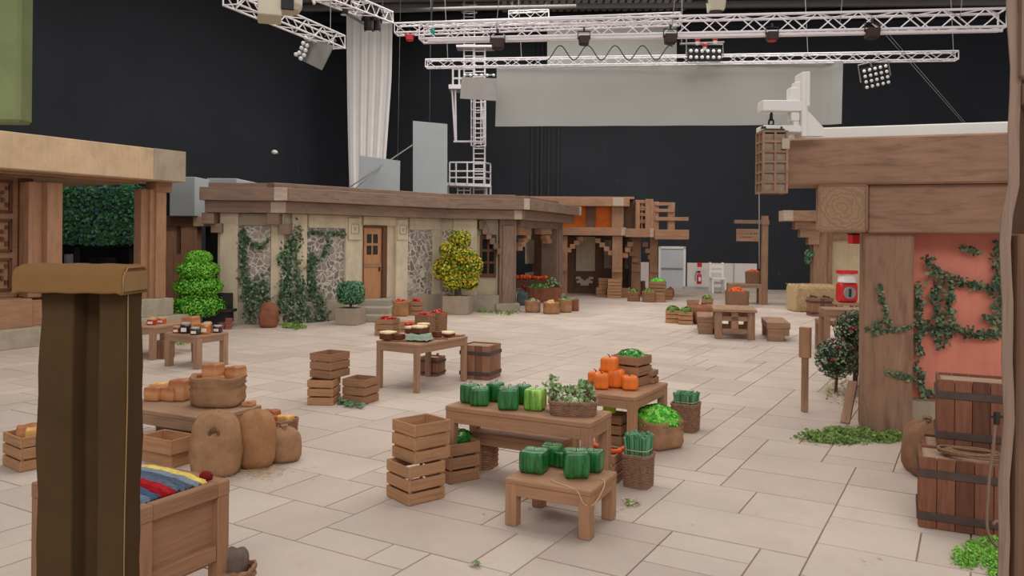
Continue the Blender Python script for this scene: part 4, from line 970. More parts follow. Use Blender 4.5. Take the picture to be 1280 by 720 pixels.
# ------------------------------------------------------------------ near posts and block
def front_posts():
    t = thing('timber_gate_post', 'tall rough timber post cut off by the right edge of the view', 'post', (1.75, 2.65, 0))
    m = MB(); m.box(1.62, 2.0, 2.52, 2.62, 0, 3.7); m.box(1.80, 2.2, 2.62, 2.88, 0, 3.7); m.build('shaft', M_['hutdark'], t, world=True, bevel=.008)
    # weathered corner board with a wavy edge
    m = MB(); n = 40; pts = []
    for i in range(n+1):
        z = i*3.7/n; w = .006*math.sin(z*7)+.004*math.sin(z*17); pts.append((1.528 - .0 + w + (.012 if z > 2.6 else 0), z))
    vs = []; fsx = []
    for x, z in pts: vs += [(x+.006, 2.5, z), (x+.04, 2.5, z), (x+.06, 2.53, z), (x+.022, 2.53, z)]
    for i in range(n):
        for k in range(4): q = (k+1) % 4; fsx.append((i*4+k, i*4+q, i*4+4+q, i*4+4+k))
    m.raw(vs, fsx, [[(vs[k][2], vs[k][0]*1+k % 4*.05) for k in f] for f in fsx]); m.build('corner_board', M_['beam'], t, world=True)
    m = MB(); m.box(1.575, 1.98, 2.47, 2.52, 3.01, 3.9); m.build('upper_block', M_['beam'], t, world=True, bevel=.012)
    m = MB(); m.box(1.585, 1.98, 2.485, 2.56, 2.93, 3.0); m.build('painted_shadow_strip', M_['hutdark'], t, world=True, bevel=.006)  # dark strip painted in for the shadow below the upper block
    m = MB(); m.box(1.578, 1.98, 2.49, 2.56, 1.0, 2.53); m.build('face_board', M_['hutdark'], t, world=True, bevel=.006)
    # felt-wrapped post at left
    Y = 2.45
    t = thing('felt_post', 'tall olive felt covered post with a rolled cap, nearest thing at left', 'post', (-1.28, 2.6, 0))
    x = lambda px, d=0: (px-640)/1000*(Y+d)
    zt = CAMH - (366-298+5)/1000*Y
    m = MB(); n = 30; vs = []; fsx = []
    prof = [(50, 0), (92, .0), (98, .06), (118, .06), (124, .0), (160, .0), (160, .11), (50, .11)]
    for j in range(n+1):
        zz = zt*j/n; wv = .004*math.sin(zz*9)+.003*math.sin(zz*23); fl = (1 - j/n)*.02
        for k, (px, d) in enumerate(prof):
            xx = x(px) + (wv - fl if k in (0, 7) else (-wv*.8 if k in (5, 6) else wv*.3)); vs.append((xx, Y+d, zz))
    K = len(prof)
    for j in range(n):
        for k in range(K): q = (k+1) % K; fsx.append((j*K+k, j*K+q, (j+1)*K+q, (j+1)*K+k))
    fsx.append(tuple(n*K+k for k in range(K))); m.raw(vs, fsx); m.build('shaft', M_['felt'], t, world=True, bevel=.006, seg=2)
    # cap: rounded-over board
    m = MB(); zt2 = CAMH - (332-298+4)/1000*Y; xs = [x(27), x(163)]; h = zt2 - zt + .002; b = []
    pr = []
    for (cy, cz, a0, a1) in ((Y-.05+.03, zt2-.03, 180, 90), (Y+.125-.03, zt2-.03, 90, 0)):
        for k in range(5): a = R(a0 + (a1-a0)*k/4); pr.append((cy + .03*math.cos(a), cz + .03*math.sin(a)))
    pr += [(Y+.125, zt-.0), (Y-.05, zt-.0)]
    nn = 16
    for i in range(nn+1):
        xx = xs[0] + (xs[1]-xs[0])*i/nn; e = min(i, nn-i)/nn; dd = .012*(1 if e > 0 else 0)
        for (yy, z_) in pr: b.append((xx, yy, z_ - (0 if e else .008) + .0012*math.sin(i*1.3)))
    K = len(pr); f = []
    for i in range(nn):
        for k in range(K): q = (k+1) % K; f.append((i*K+k, i*K+q, (i+1)*K+q, (i+1)*K+k))
    f += [tuple(range(K))[::-1], tuple(nn*K+k for k in range(K))]
    m.raw(b, f); m.build('cap', M_['feltcap'], t, world=True, smooth=False, bevel=.006, seg=2)
    m = MB(); e = xs[1]; zc = zt2
    pts = [(e+.003, Y-.05, zt-.0), (e+.003, Y-.048, zt2-.035), (e+.003, Y-.02, zt2-.008), (e+.003, Y+.09, zt2-.008)]
    m.tube(pts, .0025, 6); m.tube([(x(160)+.002, Y, zt)] + [(x(160)+.002+.003*math.sin(k), Y-.003, zt-zt*k/14) for k in range(1, 15)], .0018, 5); m.build('edge_seam', M_['feltlight'], t, world=True, smooth=True)
    m = MB(); m.box(e-.03, e+.004, Y-.04, Y+.11, zt+.006, zt2-.02); m.build('cap_end', M_['feltlight'], t, world=True)
    # olive block
    t = thing('olive_block', 'mottled olive green block hanging at the top left corner', 'block', (-2.7, 4.2, P(20, 150, 4).z))
    a = P(46, 10, 4); c = P(43, 153, 4); m = MB(); m.box(-3.6, (a.x+c.x)/2-.08, 4, 4.12, c.z, 4.9, None); m.build('painted_block', M_['green_block'], t, world=True, bevel=.015)
    m = MB(); m.tube([(-2.9, 4.06, 4.9), (-2.9, 4.06, CZ)], .01); m.tube([(-3.4, 4.06, 4.9), (-3.4, 4.06, CZ)], .01); m.build('suspension_cables', M_['rope'], t, world=True)
front_posts()
# ------------------------------------------------------------------ builders of market things
def table(px, py, z, L, Wd, deg, label, mat='table', leg=.09, th=.05, apron=.12, which=(1, -1), name='market_table', cat='table', group=None):
    loc, a = corner_place(px, py, z, L, Wd, deg, which)
    t = thing(name, label, cat, loc, a, group)
    m = MB(); n = 1
    m.box(-L/2, L/2, -Wd/2, Wd/2, z-th, z); m.build('tabletop', M_[mat], t, bevel=.008)
    m = MB(); i = .012
    m.box(-L/2+i, L/2-i, -Wd/2+i, -Wd/2+i+.04, z-th-apron, z-th); m.box(-L/2+i, L/2-i, Wd/2-i-.04, Wd/2-i, z-th-apron, z-th)
    m.box(-L/2+i, -L/2+i+.04, -Wd/2+i, Wd/2-i, z-th-apron, z-th-.001); m.box(L/2-i-.04, L/2-i, -Wd/2+i, Wd/2-i, z-th-apron, z-th-.001); m.build('apron', M_[mat], t, bevel=.004)
    for sx in (-1, 1):
        for sy in (-1, 1):
            m = MB(); cx, cy = sx*(L/2-leg/2-.004), sy*(Wd/2-leg/2-.004); m.box(cx-leg/2, cx+leg/2, cy-leg/2, cy+leg/2, 0, z-th); m.build('leg', M_[mat], t, bevel=.006)
    return loc, a
def crate(loc, a, w, d, h, label, mat='crate', group='slatted wooden crates', slats=3, name='slatted_crate', gap=.022, solid=False):
    t = thing(name, label, 'crate', loc, a, group); k = (h - gap*(slats-1)-.006)/slats; th = .016
    for j in range(slats):
        z0 = .004 + j*(k+gap); m = MB(); r = rnd.uniform(-.004, .004)
        m.box(-w/2+r, w/2+r, -d/2, -d/2+th, z0, z0+k); m.box(-w/2+r, w/2+r, d/2-th, d/2, z0, z0+k)
        m.box(-w/2+r, -w/2+th+r, -d/2+th, d/2-th, z0, z0+k); m.box(w/2-th+r, w/2+r, -d/2+th, d/2-th, z0, z0+k); m.build('slat_ring', M_[mat], t, bevel=.003)
    for sx in (-1, 1):
        for sy in (-1, 1): m = MB(); m.box(sx*(w/2-th-.013)-.012, sx*(w/2-th-.013)+.012, sy*(d/2-th-.013)-.012, sy*(d/2-th-.013)+.012, .0, h-.01); m.build('corner_batten', M_[mat], t)
    m = MB(); n = 4
    for i in range(n): q = (w-.04)/n; m.box(-w/2+.02+i*q+.004, -w/2+.02+(i+1)*q-.004, -d/2+.018, d/2-.018, .008, .022)
    m.build('bottom_boards', M_[mat], t); return t
def crate_px(px, py, deg, w, d, h, label, z=0, mat='crate', group='slatted wooden crates', **k):
    loc, a = corner_place(px, py, z, w, d, deg); loc.z = z
    return crate(loc, a, w, d, h, label, mat, group, **k), loc, a
def tub(px, py, deg, w, d, h, label, z=0, mat='tub', hoops=2, rim=True, which=(1, -1), group='square planked tubs', hoop='hoop'):
    loc, a = corner_place(px, py, z, w, d, deg, which); loc.z = z; t = thing('planked_tub', label, 'tub', loc, a, group)
    m = MB(); n = max(4, int(w/.13)); q = w/n
    for i in range(n): m.box(-w/2+i*q+.002, -w/2+(i+1)*q-.002, -d/2, -d/2+.03, 0, h); m.box(-w/2+i*q+.002, -w/2+(i+1)*q-.002, d/2-.03, d/2, 0, h)
    n = max(4, int(d/.13)); q = (d-.06)/n
    for i in range(n): m.box(-w/2, -w/2+.03, -d/2+.03+i*q+.002, -d/2+.03+(i+1)*q-.002, 0, h); m.box(w/2-.03, w/2, -d/2+.03+i*q+.002, -d/2+.03+(i+1)*q-.002, 0, h)
    m.build('planks', M_[mat], t, bevel=.004)
    for k in range(hoops):
        z0 = h*(.12 + .6*k/(max(1, hoops-1))) if hoops > 1 else h*.5; m = MB(); o = .012; hh = h*.11
        m.box(-w/2-o, w/2+o, -d/2-o, -d/2, z0, z0+hh); m.box(-w/2-o, w/2+o, d/2, d/2+o, z0, z0+hh); m.box(-w/2-o, -w/2, -d/2, d/2, z0, z0+hh); m.box(w/2, w/2+o, -d/2, d/2, z0, z0+hh); m.build('hoop', M_[hoop], t, bevel=.003)
    m = MB(); m.box(-w/2+.03, w/2-.03, -d/2+.03, d/2-.03, h-.05, h-.025)
    m.build('lid', M_['tublid'], t)
    return t, loc, a
def sack(loc, r, h, label, mat='burlap', knot=True, front=False, open_=False, rz=0, sx=1, sy=1, pw=2.6, group='burlap sacks', fill=None, seed=0):
    t = thing('burlap_sack', label, 'sack', loc, rz, group); rr = random.Random(seed); ph = [rr.uniform(0, 6) for _ in range(6)]
    def fn(p, a, z, R_):
        k = 1 + .035*math.sin(3*a+ph[0]+z*5) + .025*math.sin(5*a+ph[1]-z*9) + .02*math.sin(2*a+ph[2]+z*14)
        return Vector((p.x*k, p.y*k, p.z + .015*math.sin(4*a+ph[3])*(z/h)))
    m = MB()
    if open_:
        pr = [(0, r*.86), (h*.06, r*.98), (h*.2, r*1.04), (h*.4, r*1.0), (h*.55, r*1.04), (h*.66, r*.95), (h*.74, r*1.05), (h*.82, r*.93), (h*.92, r*1.04), (h, r*1.0), (h*.98, r*.9), (h*.86, r*.86), (h*.8, r*.5), (h*.8, .01)]
        m.rings(pr, 36, sx, sy, pw, fn=fn); o = m.build('cloth_body', M_[mat], t, smooth=True)
    else:
        pr = [(0, r*.72), (h*.03, r*.88), (h*.15, r), (h*.4, r*1.03), (h*.62, r*1.0), (h*.76, r*.92), (h*.85, r*.72), (h*.91, r*.45), (h*.945, r*.2), (h*.96, r*.13)]
        if front:
            pr = [(0, r*.8), (h*.02, r*.92), (h*.1, r*1.02), (h*.35, r*1.04), (h*.6, r*1.0), (h*.78, r*.92), (h*.9, r*.74), (h*.97, r*.45), (h, r*.1)]; knot = False
            m = MB(); m.ball((0, -r*sy*.97, h*.76), r*.13, 14, 1, 0, 2, r*.02); m.ball((.2*r, -r*sy*.93, h*.70), r*.09, 12, 1.3, 0, 2, r*.015); m.ball((-.14*r, -r*sy*.95, h*.71), r*.08, 12, 1.3, 0, 2, r*.015); fix_normals(m.build('gathered_neck', M_[mat], t, smooth=True))
        elif not knot: pr = pr[:6] + [(h*.88, r*.8), (h*.96, r*.55), (h, r*.15)]
        m.rings(pr, 36, sx, sy, pw, fn=fn); o = m.build('cloth_body', M_[mat], t, smooth=True)
        if knot:
            m = MB(); m.rings([(h*.95, r*.12), (h*.97, r*.1), (h*.985, r*.14), (h, r*.24), (h*1.02, r*.22)], 14, fn=lambda p, a, z, R_: p*1.0 + Vector((.02*math.sin(3*a)*r, .02*math.cos(2*a)*r, .012*math.sin(5*a)))); m.build('gathered_neck', M_[mat], t, smooth=True)
            m = MB(); m.tube([(math.cos(a)*r*.13, math.sin(a)*r*.13, h*.962) for a in [i*math.pi/6 for i in range(12)]], .008, 5, True); m.build('tie_string', M_['twine'], t)
    return t
def blob_leaf(t, c, rx, ry, hz, n, size, mat):
    m = MB()
    for _ in range(n):
        a = rnd.random()*6.283; q = math.sqrt(rnd.random()); x, y = math.cos(a)*q*rx, math.sin(a)*q*ry
        m.leaf((c[0]+x, c[1]+y, c[2]+hz*math.sqrt(max(0, 1-q*q))*rnd.uniform(.6, 1.05)), (x*1.2/rx, y*1.2/ry, 1+rnd.uniform(-.5, .5)), size)
    return m.build('leaves', LV[mat], t)
def greens(base, a, rx, ry, hz, n, size, mat, label, name='lettuce_heap', cat='greens', under=.04, group=None):
    t = thing(name, label, cat, base, a, group); blob_leaf(t, (0, 0, 0), rx, ry, hz, n, size, mat)
    m = MB(); m.rings([(-under, .9), (0, 1), (hz*.5, .8), (hz*.8, .45), (hz*.88, .05)], 18, rx*.92, ry*.92, 3); m.build('inner_leaves', MG[mat], t, smooth=True); t['kind'] = 'thing'; return t
MG = {k: plain('inner_'+k, c, .7, .3, 12) for k, c in (('lettuce', (44, 130, 34)), ('bok', (40, 120, 40)), ('beet', (70, 70, 44)), ('leek', (50, 110, 66)), ('grass', (90, 130, 60)), ('box', (44, 112, 28)), ('ball', (44, 84, 62)), ('yellow', (90, 100, 30)), ('rose', (40, 56, 40)))}
def basket(loc, a, w, d, h, label, rows=12, mat='wicker', r=.012, group='wicker baskets', n=44, thk=None, handles=False):
    t = thing('wicker_basket', label, 'basket', loc, a, group); m = MB(); st = h/rows; pw = 5
    def pt(ang, k, z): ca, sa = math.cos(ang), math.sin(ang); q = (abs(ca)**pw + abs(sa)**pw)**(-1/pw); return Vector((ca*q*(w/2+k), sa*q*(d/2+k), z))
    tp = .94
    for j in range(rows):
        z = st*(j+.5); s = tp + (1-tp)*j/rows
        pts = []
        for i in range(n):
            p = pt(2*math.pi*i/n, (.004 if (i//3+j) % 2 else -.002), z); pts.append(Vector((p.x*s, p.y*s, z)))
        m.tube(pts, st*.55, 5, True)
    m.build('weave', M_[mat], t)
    m = MB()
    for i in range(0, n, 2): p = pt(2*math.pi*(i+.5)/n, -.004, 0); m.tube([Vector((p.x*tp, p.y*tp, .0)), Vector((p.x, p.y, h))], .006, 4)
    m.build('stakes', M_[mat], t)
    m = MB()
    for k in (0, 1): m.tube([pt(2*math.pi*i/n, .004, h - .004 + .012*math.sin(i*1.2+k*3.14)) for i in range(n)], .013, 5, True)
    m.build('rim', M_[mat], t)
    m = MB(); m.rings([(.005, 1), (.012, 1)], 24, w/2*.93, d/2*.93, 5); m.rings([(h*.35, 1), (h*.4, 1)], 24, w/2*.94, d/2*.94, 5); m.build('base', M_['wickerdk'], t)
    return t
# cube melon with ribs
def melonmat(name, dk, lt, k, pos=.5):
    m, nt, b = mk(name); tc = N(nt, 'ShaderNodeTexCoord'); n = noise(nt, mapping(nt, tc.outputs['Object'], (1, 1, .12)), k, 4, .6, .6)
    col = ramp(nt, n.outputs[0], [(pos-.12, lin(dk)), (pos+.12, lin(lt))]); n2 = noise(nt, tc.outputs['Object'], 60, 3); col = mul(nt, col, n2.outputs[0], .8, 1.2)
    nt.links.new(col, b.inputs['Base Color']); b.inputs['Roughness'].default_value = .34; b.inputs['Specular IOR Level'].default_value = .8; return m
MM = [melonmat('melon_rind_dark', (3, 66, 22), (30, 128, 54), 26), melonmat('melon_rind_bright', (50, 140, 20), (180, 220, 100), 14, .5)]
def rounded(mb, w, d, h, n=8, e=4.5, fn=None, top=0):
    # cube-sphere
    b = len(mb.v); faces = []; idx = {}; vs = []
    def V(p):
        key = tuple(round(c, 5) for c in p)
        if key not in idx:
            L = (abs(p[0])**e + abs(p[1])**e + abs(p[2])**e)**(1/e); q = Vector(p)/L; idx[key] = len(vs); v = Vector((q.x*w/2, q.y*d/2, (q.z+1)*h/2)); vs.append(fn(v, q) if fn else v)
        return idx[key]
    for ax in range(3):
        for sg in (-1, 1):
            for i in range(n):
                for j in range(n):
                    c = []
                    for di, dj in ((0, 0), (1, 0), (1, 1), (0, 1)):
                        u, v = -1+2*(i+di)/n, -1+2*(j+dj)/n; p = [0, 0, 0]; p[ax] = sg; p[(ax+1) % 3] = u; p[(ax+2) % 3] = v; c.append(V(p))
                    faces.append(tuple(c if sg > 0 else c[::-1]))
    mb.raw(vs, faces)
def melon(T3, lx, ly, z, w, h, rz, label, mat=0, ribs=0, blemish=False):
    p = on(T3, lx, ly, z); t = thing('cube_melon', label, 'melon', p, T3[1]+rz, 'cube shaped green melons')
    def fn(v, q):
        a = math.atan2(q.y, q.x); k = 1 + (.022 if ribs else .008)*math.cos(a*(16 if ribs else 20)); f = .035*h*(1-max(abs(q.x), abs(q.y)))
        v = Vector((v.x*k, v.y*k, v.z)); 
        if q.z > .9: v.z -= .018*(1-min(1, math.hypot(q.x, q.y)))
        return v
    m = MB(); rounded(m, w, w, h, 14, 7, fn); o = m.build('rind', MM[mat], t, smooth=True)
    m = MB(); m.tube([(0, 0, h-.025), (.0, 0, h+.01), (.012, .006, h+.028), (.028, 0, h+.02), (.02, -.008, h+.006)], .0035, 6); m.build('stem', M_['trunk'], t, smooth=True)
    return t
PK = plain('pumpkin_skin', (244, 122, 40), .45, .22, 5, 0, .1, .5)
def pumpkin(T3, lx, ly, z, w, h, rz, label):
    p = on(T3, lx, ly, z); t = thing('cube_pumpkin', label, 'pumpkin', p, T3[1]+rz, 'cube shaped orange pumpkins')
    def fn(v, q):
        a = math.atan2(q.y, q.x); r = math.hypot(q.x, q.y); k = 1 - .05*abs(math.cos(a*5))**6; v = Vector((v.x*k, v.y*k, v.z))
        if q.z > 0: v.z -= .10*h*math.exp(-(r/.35)**2)
        return v
    m = MB(); rounded(m, w, w, h, 16, 4.5, fn); m.build('skin', PK, t, smooth=True)
    m = MB(); m.tube([(0, 0, h*.88), (0, 0, h*1.02), (-.01, 0, h*1.1), (-.03, .005, h*1.16)], .009, 6, r2=.006); m.build('stem', M_['trunk'], t, smooth=True)
def breadmat():
    m, nt, b = mk('bread_crust'); tc = N(nt, 'ShaderNodeTexCoord'); sp = N(nt, 'ShaderNodeSeparateXYZ'); nt.links.new(tc.outputs['Generated'], sp.inputs[0])
    n = noise(nt, tc.outputs['Object'], 9, 4); ad = N(nt, 'ShaderNodeMath', operation='MULTIPLY_ADD'); nt.links.new(n.outputs[0], ad.inputs[0]); ad.inputs[1].default_value = .35; nt.links.new(sp.outputs[2], ad.inputs[2])
    col = ramp(nt, ad.outputs[0], [(.25, lin((200, 138, 88))), (.7, lin((222, 164, 112))), (1.05, lin((180, 112, 72)))])
    nt.links.new(col, b.inputs['Base Color']); b.inputs['Roughness'].default_value = .55; return m
BR = breadmat(); BR2 = plain('golden_bread', (232, 178, 108), .6, .15, 9); BR3 = plain('red_brown_bread', (168, 96, 64), .6, .15, 9)
def loaf(p, rz, w, d, h, label, mat=None, group='cube shaped loaves of bread'):
    m = MB()
    def fn(v, q): v.z -= 0; k = 1 + .03*math.sin(q.z*3+1); return Vector((v.x*k, v.y*k, v.z + (.008*math.sin(q.x*3) if q.z > .8 else 0)))
    rounded(m, w, d, h, 10, 14, fn); o = m.build('bread_loaf', mat or BR, smooth=True); o.location = p; o.rotation_euler = (0, 0, rz); tag(o, label, 'bread', group); return o
def jar(T3, lx, ly, z, r, h, fillcol, capmat, label, cloth=False):
    p = on(T3, lx, ly, z); t = thing('preserve_jar', label, 'jar', p, 0, 'jars of preserves'); nm = 'jar_fill_%d' % (sum(fillcol) % 997)
    mt = bpy.data.materials.get(nm) or plain(nm, fillcol, .12, .25, 18, 0, 0, .7)
    m = MB(); m.rings([(0, r*.9), (h*.04, r), (h*.7, r), (h*.8, r*.84), (h*.82, r*.8)], 20, pw=3); m.build('jar_body', mt, t, smooth=False, bevel=.002)
    m = MB(); m.rings([(h*.80, r*.86), (h*.82, r*.92), (h*.97, r*.92), (h, r*.85)], 20, fn=(lambda q, a, zz, R_: q + Vector((math.cos(a), math.sin(a), 0))*(.012*math.sin(a*7) if zz < h*.9 else 0)) if cloth else None); m.build('lid', M_[capmat], t)
    m = MB(); m.box(-r*.55, r*.55, -r*1.03, -r*.95, h*.2, h*.55); m.build('paper_label', M_['white'], t); return t

def ray_on(T3, L, Wd, px, frac, m=.1, py=420):
    # where the sight line through a photo column crosses a table top, frac of the way from its near to its far edge
    base, a = T3; u = uv(px, py)[0]; hits = []
    for i in range(300, 4000):
        Y = i*.01; v = Vector((u*Y, Y, 0)) - base; lx = v.x*math.cos(a)+v.y*math.sin(a); ly = -v.x*math.sin(a)+v.y*math.cos(a)
        if abs(lx) <= L/2-m and abs(ly) <= Wd/2-m: hits.append((lx, ly))
    if not hits: print('NO HIT', px); return 0, 0
    return hits[int(frac*(len(hits)-1))]
# ------------------------------------------------------------------ tables in the square
TBIG = table(738, 529, .75, 1.62, .60, 27, 'long brown table with cube melons and a shallow wicker basket', 'tabledk', .10, .055, .12)
TSM = table(738, 615, .41, .80, .66, 27, 'low small table with five cube melons, nearest table in the square', 'tabledk', .105, .045, .10)
TPU = table(794, 497, .70, .84, 1.13, 30, 'table holding the orange pumpkins and stacked greens crate', 'tabledk', .10, .05, .10)
TPI = table(522, 431, .78, .88, 1.40, 32, 'grey brown table laid with cakes and a sage cloth', 'table', .085, .045, .11)
TJA = table(246.7, 420, .63, .90, .75, 28, 'small square table with jars in front of the topiary tree', 'table', .12, .05, .10)
TJB = table(192, 409, .66, .9, 1.45, 14, 'table with red jars partly hidden behind the felt post', 'table', .11, .05, .10)
TBR = table(258, 524, .45, 1.55, .86, 26, 'low long table with bread loaves and an open sack', 'table', .10, .05, .12)
TB2 = table(700, 555, .42, 1.05, .34, 27, 'dark low bench standing under the long melon table', 'tabledk', .10, .05, .08, name='low_bench', cat='bench')
# melons on long table
for (px, py, w, h, mt, rb, rz, lab) in [
    (587, 508, .17, .20, 0, 0, .1, 'cube melon at far left of the long table, half hidden behind the ribbed one'),
    (599.5, 511, .20, .19, 0, 1, .45, 'deeply ribbed cube melon at the left end of the long table'),
    (619, 506, .17, .20, 0, 0, .2, 'dark cube melon set back between the ribbed and the largest melon'),
    (635.5, 516, .215, .225, 0, 0, .42, 'largest smooth dark cube melon at the middle of the long table'),
    (659, 507, .16, .20, 0, 0, .2, 'dark cube melon set back beside the light striped one'),
    (669, 517, .20, .22, 1, 0, .1, 'light green striped cube melon beside the shallow wicker basket')]:
    g_ = G(px, py-5, .75); base, a = TBIG; v = g_ - base; lx = v.x*math.cos(a)+v.y*math.sin(a); ly = -v.x*math.sin(a)+v.y*math.cos(a)
    ly = max(-.19, min(.2, ly)); melon(TBIG, lx, ly, .752, w, h, rz, lab, mt, rb)
for (px, py, w, h, rz, lab) in [(668, 598, .235, .20, .1, 'brown blotched cube melon at the left of the low table'), (691, 589, .19, .19, .2, 'cube melon in the middle of the low table behind the two front ones'), (722, 583, .20, .15, .0, 'rearmost cube melon on the low table'), (720, 604, .225, .235, .5, 'biggest cube melon at the front corner of the low table'), (744, 596, .17, .19, .1, 'cube melon at the right end of the low table')]:
    g_ = G(px, py-9, .41); base, a = TSM; v = g_ - base; lx = v.x*math.cos(a)+v.y*math.sin(a); ly = -v.x*math.sin(a)+v.y*math.cos(a)
    melon(TSM, max(-.3, min(.31, lx)), max(-.24, min(.25, ly)), .412, w, h, rz, lab, 0, 0)
# twine over the edge
m = MB(); pts = [on(TSM, *q) for q in ((-.02, -.2, .416), (.06, -.26, .416), (.2, -.3, .416), (.3, -.335, .40), (.34, -.345, .30), (.40, -.30, .28), (.41, -.2, .30), (.41, -.05, .36), (.405, .02, .414), (.33, .03, .417))]
pp = []
for i in range(len(pts)-1):
    for k in range(4): pp.append(pts[i].lerp(pts[i+1], k/4))
for _ in range(3): pp = [pp[0]] + [(pp[i-1]+pp[i]*2+pp[i+1])/4 for i in range(1, len(pp)-1)] + [pp[-1]]
m.tube(pp, .0045, 5); o = m.build('loose_twine', M_['twine'], smooth=True); tag(o, 'pale twine looping over the edge of the low melon table', 'twine')
# shallow basket of beet greens
bp = on(TBIG, .50, .02, .752); basket(bp, TBIG[1]+.35, .47, .33, .13, 'shallow oblong wicker basket of leafy greens on the long table', 11, 'wickerdk', n=84)
t = greens(bp+Vector((0, 0, .10)), TBIG[1]+.35, .2, .13, .08, 260, .07, 'beet', 'mixed beet greens and roots in the shallow wicker basket', 'beet_greens')
m = MB()
for dx, dy, hh, q in ((-.17, .05, .13, 60), (.1, .0, .17, 80), (-.05, .1, .1, 40), (-.22, .1, .2, 40), (.14, .08, .13, 50)):
    for _ in range(q): f = rnd.random(); m.leaf((dx+rnd.gauss(0, .035), dy+rnd.gauss(0, .03), .05+hh*f), (rnd.uniform(-1, 1), -1, rnd.uniform(-.2, 1)), .055)
m.build('tall_leaves', LV['beet'], t)
# pumpkins
for (px, py, z, w, h, rz, lab) in [(745, 485, .70, .19, .15, .1, 'pumpkin at the left edge of the pumpkin table behind the greens'), (757, 481, .70, .17, .17, .2, 'pumpkin at the rear left of the pumpkin pile'), (778, 486, .70, .19, .17, .3, 'pumpkin behind the front one, below the crate stack'),
    (770, 490, .70, .21, .22, .2, 'tall brownish pumpkin in the middle of the pumpkin pile'), (787, 493, .70, .20, .17, .5, 'front pumpkin at the corner of the pumpkin table'), (752, 492, .70, .18, .19, .4, 'pumpkin at the front left of the pumpkin pile')]:
    g_ = G(px, py-6, z); base, a = TPU; v = g_ - base; lx = v.x*math.cos(a)+v.y*math.sin(a); ly = -v.x*math.sin(a)+v.y*math.cos(a)
    pumpkin(TPU, max(-.40, min(.32, lx)), ly, z+.002, w, h, rz, lab)
lx, ly = ray_on(TPU, .84, 1.13, 762, .42, .1, 470); pumpkin(TPU, lx, ly, .885, .21, .18, .15, 'topmost pumpkin sitting on the pile')
cp = on(TPU, .05, .25, .702); crate(cp, TPU[1]-.12, .38, .36, .36, 'crate topped with bright greens on the pumpkin table', 'cratedk'); greens(cp+Vector((0, 0, .33)), TPU[1], .17, .16, .09, 420, .07, 'bok', 'shiny green leaves heaped in the crate on the pumpkin table', 'leafy_greens')
cp = on(TPU, .17, .45, .702); crate(cp, TPU[1], .26, .2, .16, 'small crate of pale greens at the far end of the pumpkin table', 'cratedk', slats=2); greens(cp+Vector((0, 0, .14)), TPU[1], .11, .08, .05, 130, .05, 'beet', 'pale leaves in the small crate on the pumpkin table', 'leafy_greens')
# baskets of leeks, sack of lettuce
def leeks(loc, a, w, h, label, n=120, group='bundles of leeks'):
    t = thing('leek_bundle', label, 'leeks', loc, a, group); m = MB(); s_ = MB()
    for i in range(n):
        x, y = rnd.uniform(-1, 1)*w*.42, rnd.uniform(-1, 1)*w*.42; hh = h*rnd.uniform(.86, 1.04); q = 1.06
        m.tube([(x*.9, y*.9, -.12), (x*q, y*q, hh*.7), (x*q*1.06, y*q*1.06, hh)], .011, 5, r2=.015)
        for _ in range(2): s_.leaf((x*q*1.06, y*q*1.06, hh), (rnd.uniform(-.6, .6), rnd.uniform(-.8, .4), 1), .03)
    m.build('stalks', LV['leek'], t); s_.build('cut_tops', LV['leek'], t); m = MB()
    m.rings([(h*.32, 1), (h*.34, 1.02), (h*.36, 1)], 24, w*.5, w*.5, 4, cap=False); m.build('tie_band', M_['twine'], t); return t
def at_foot(px, py, r, z=0): g_ = G(px, py, z); return Vector((g_.x*(1+r/g_.y), g_.y + r, 0))
l = at_foot(798, 612, .15); basket(l, R(-28), .27, .27, .32, 'tall square wicker basket of leeks, nearest one by the low melon table', 22, 'wickerdk', n=72); leeks(l+Vector((0, 0, .30)), R(-28), .25, .22, 'leeks in the nearest tall wicker basket')
l = at_foot(857, 541, .17); basket(l, R(-28), .33, .33, .35, 'square wicker basket of leeks right of the pumpkin table', 20, 'wickerdk', n=72); leeks(l+Vector((0, 0, .33)), R(-28), .31, .16, 'leeks in the basket right of the pumpkin table')
l = at_foot(820, 563, .25); sack(l, .28, .34, 'open burlap sack overflowing with lettuce beside the pumpkin table', 'burlap', open_=True, rz=.5, seed=4, pw=3); greens(l+Vector((0, 0, .29)), 0, .29, .28, .19, 1300, .075, 'lettuce', 'bright green lettuce heap in the open sack')
# crates under and beside the tables
crate_px(562, 606, 55, .34, .36, .40, 'dark crate of greens half hidden behind the nearest crate stack', mat='cratedk')
l = at_foot(575, 600, .22); greens(Vector((l.x, l.y, .38)), 0, .12, .12, .09, 170, .06, 'bok', 'green leaves sticking out behind the nearest crate stack', 'leafy_greens')
l = at_foot(602, 588, .17); basket(l, R(-27), .3, .3, .34, 'wicker basket standing under the left end of the long table', 13, 'wicker', n=36)
c_, l, a = crate_px(768, 607, 27, .32, .36, .30, 'crate of carrots below the right end of the long table', mat='cratedk')
for k in range(9):
    m = MB(); m.rings([(0, .006), (.05, .018), (.16, .026), (.18, .015)], 8, fn=None); o = m.build('carrot', M_['carrot']); o.location = l + Vector((rnd.uniform(-.1, .1), rnd.uniform(-.1, .1), .27+rnd.uniform(0, .02))); o.rotation_euler = (1.35, 0, rnd.uniform(0, 6)); tag(o, 'orange carrot lying in the crate below the long table', 'carrot', 'carrots in the crate')
l = at_foot(768, 560, .1); crate(Vector((l.x, l.y+.2, 0)), R(-27), .34, .3, .36, 'crate with a yellow green squash behind the long table', 'cratedk')
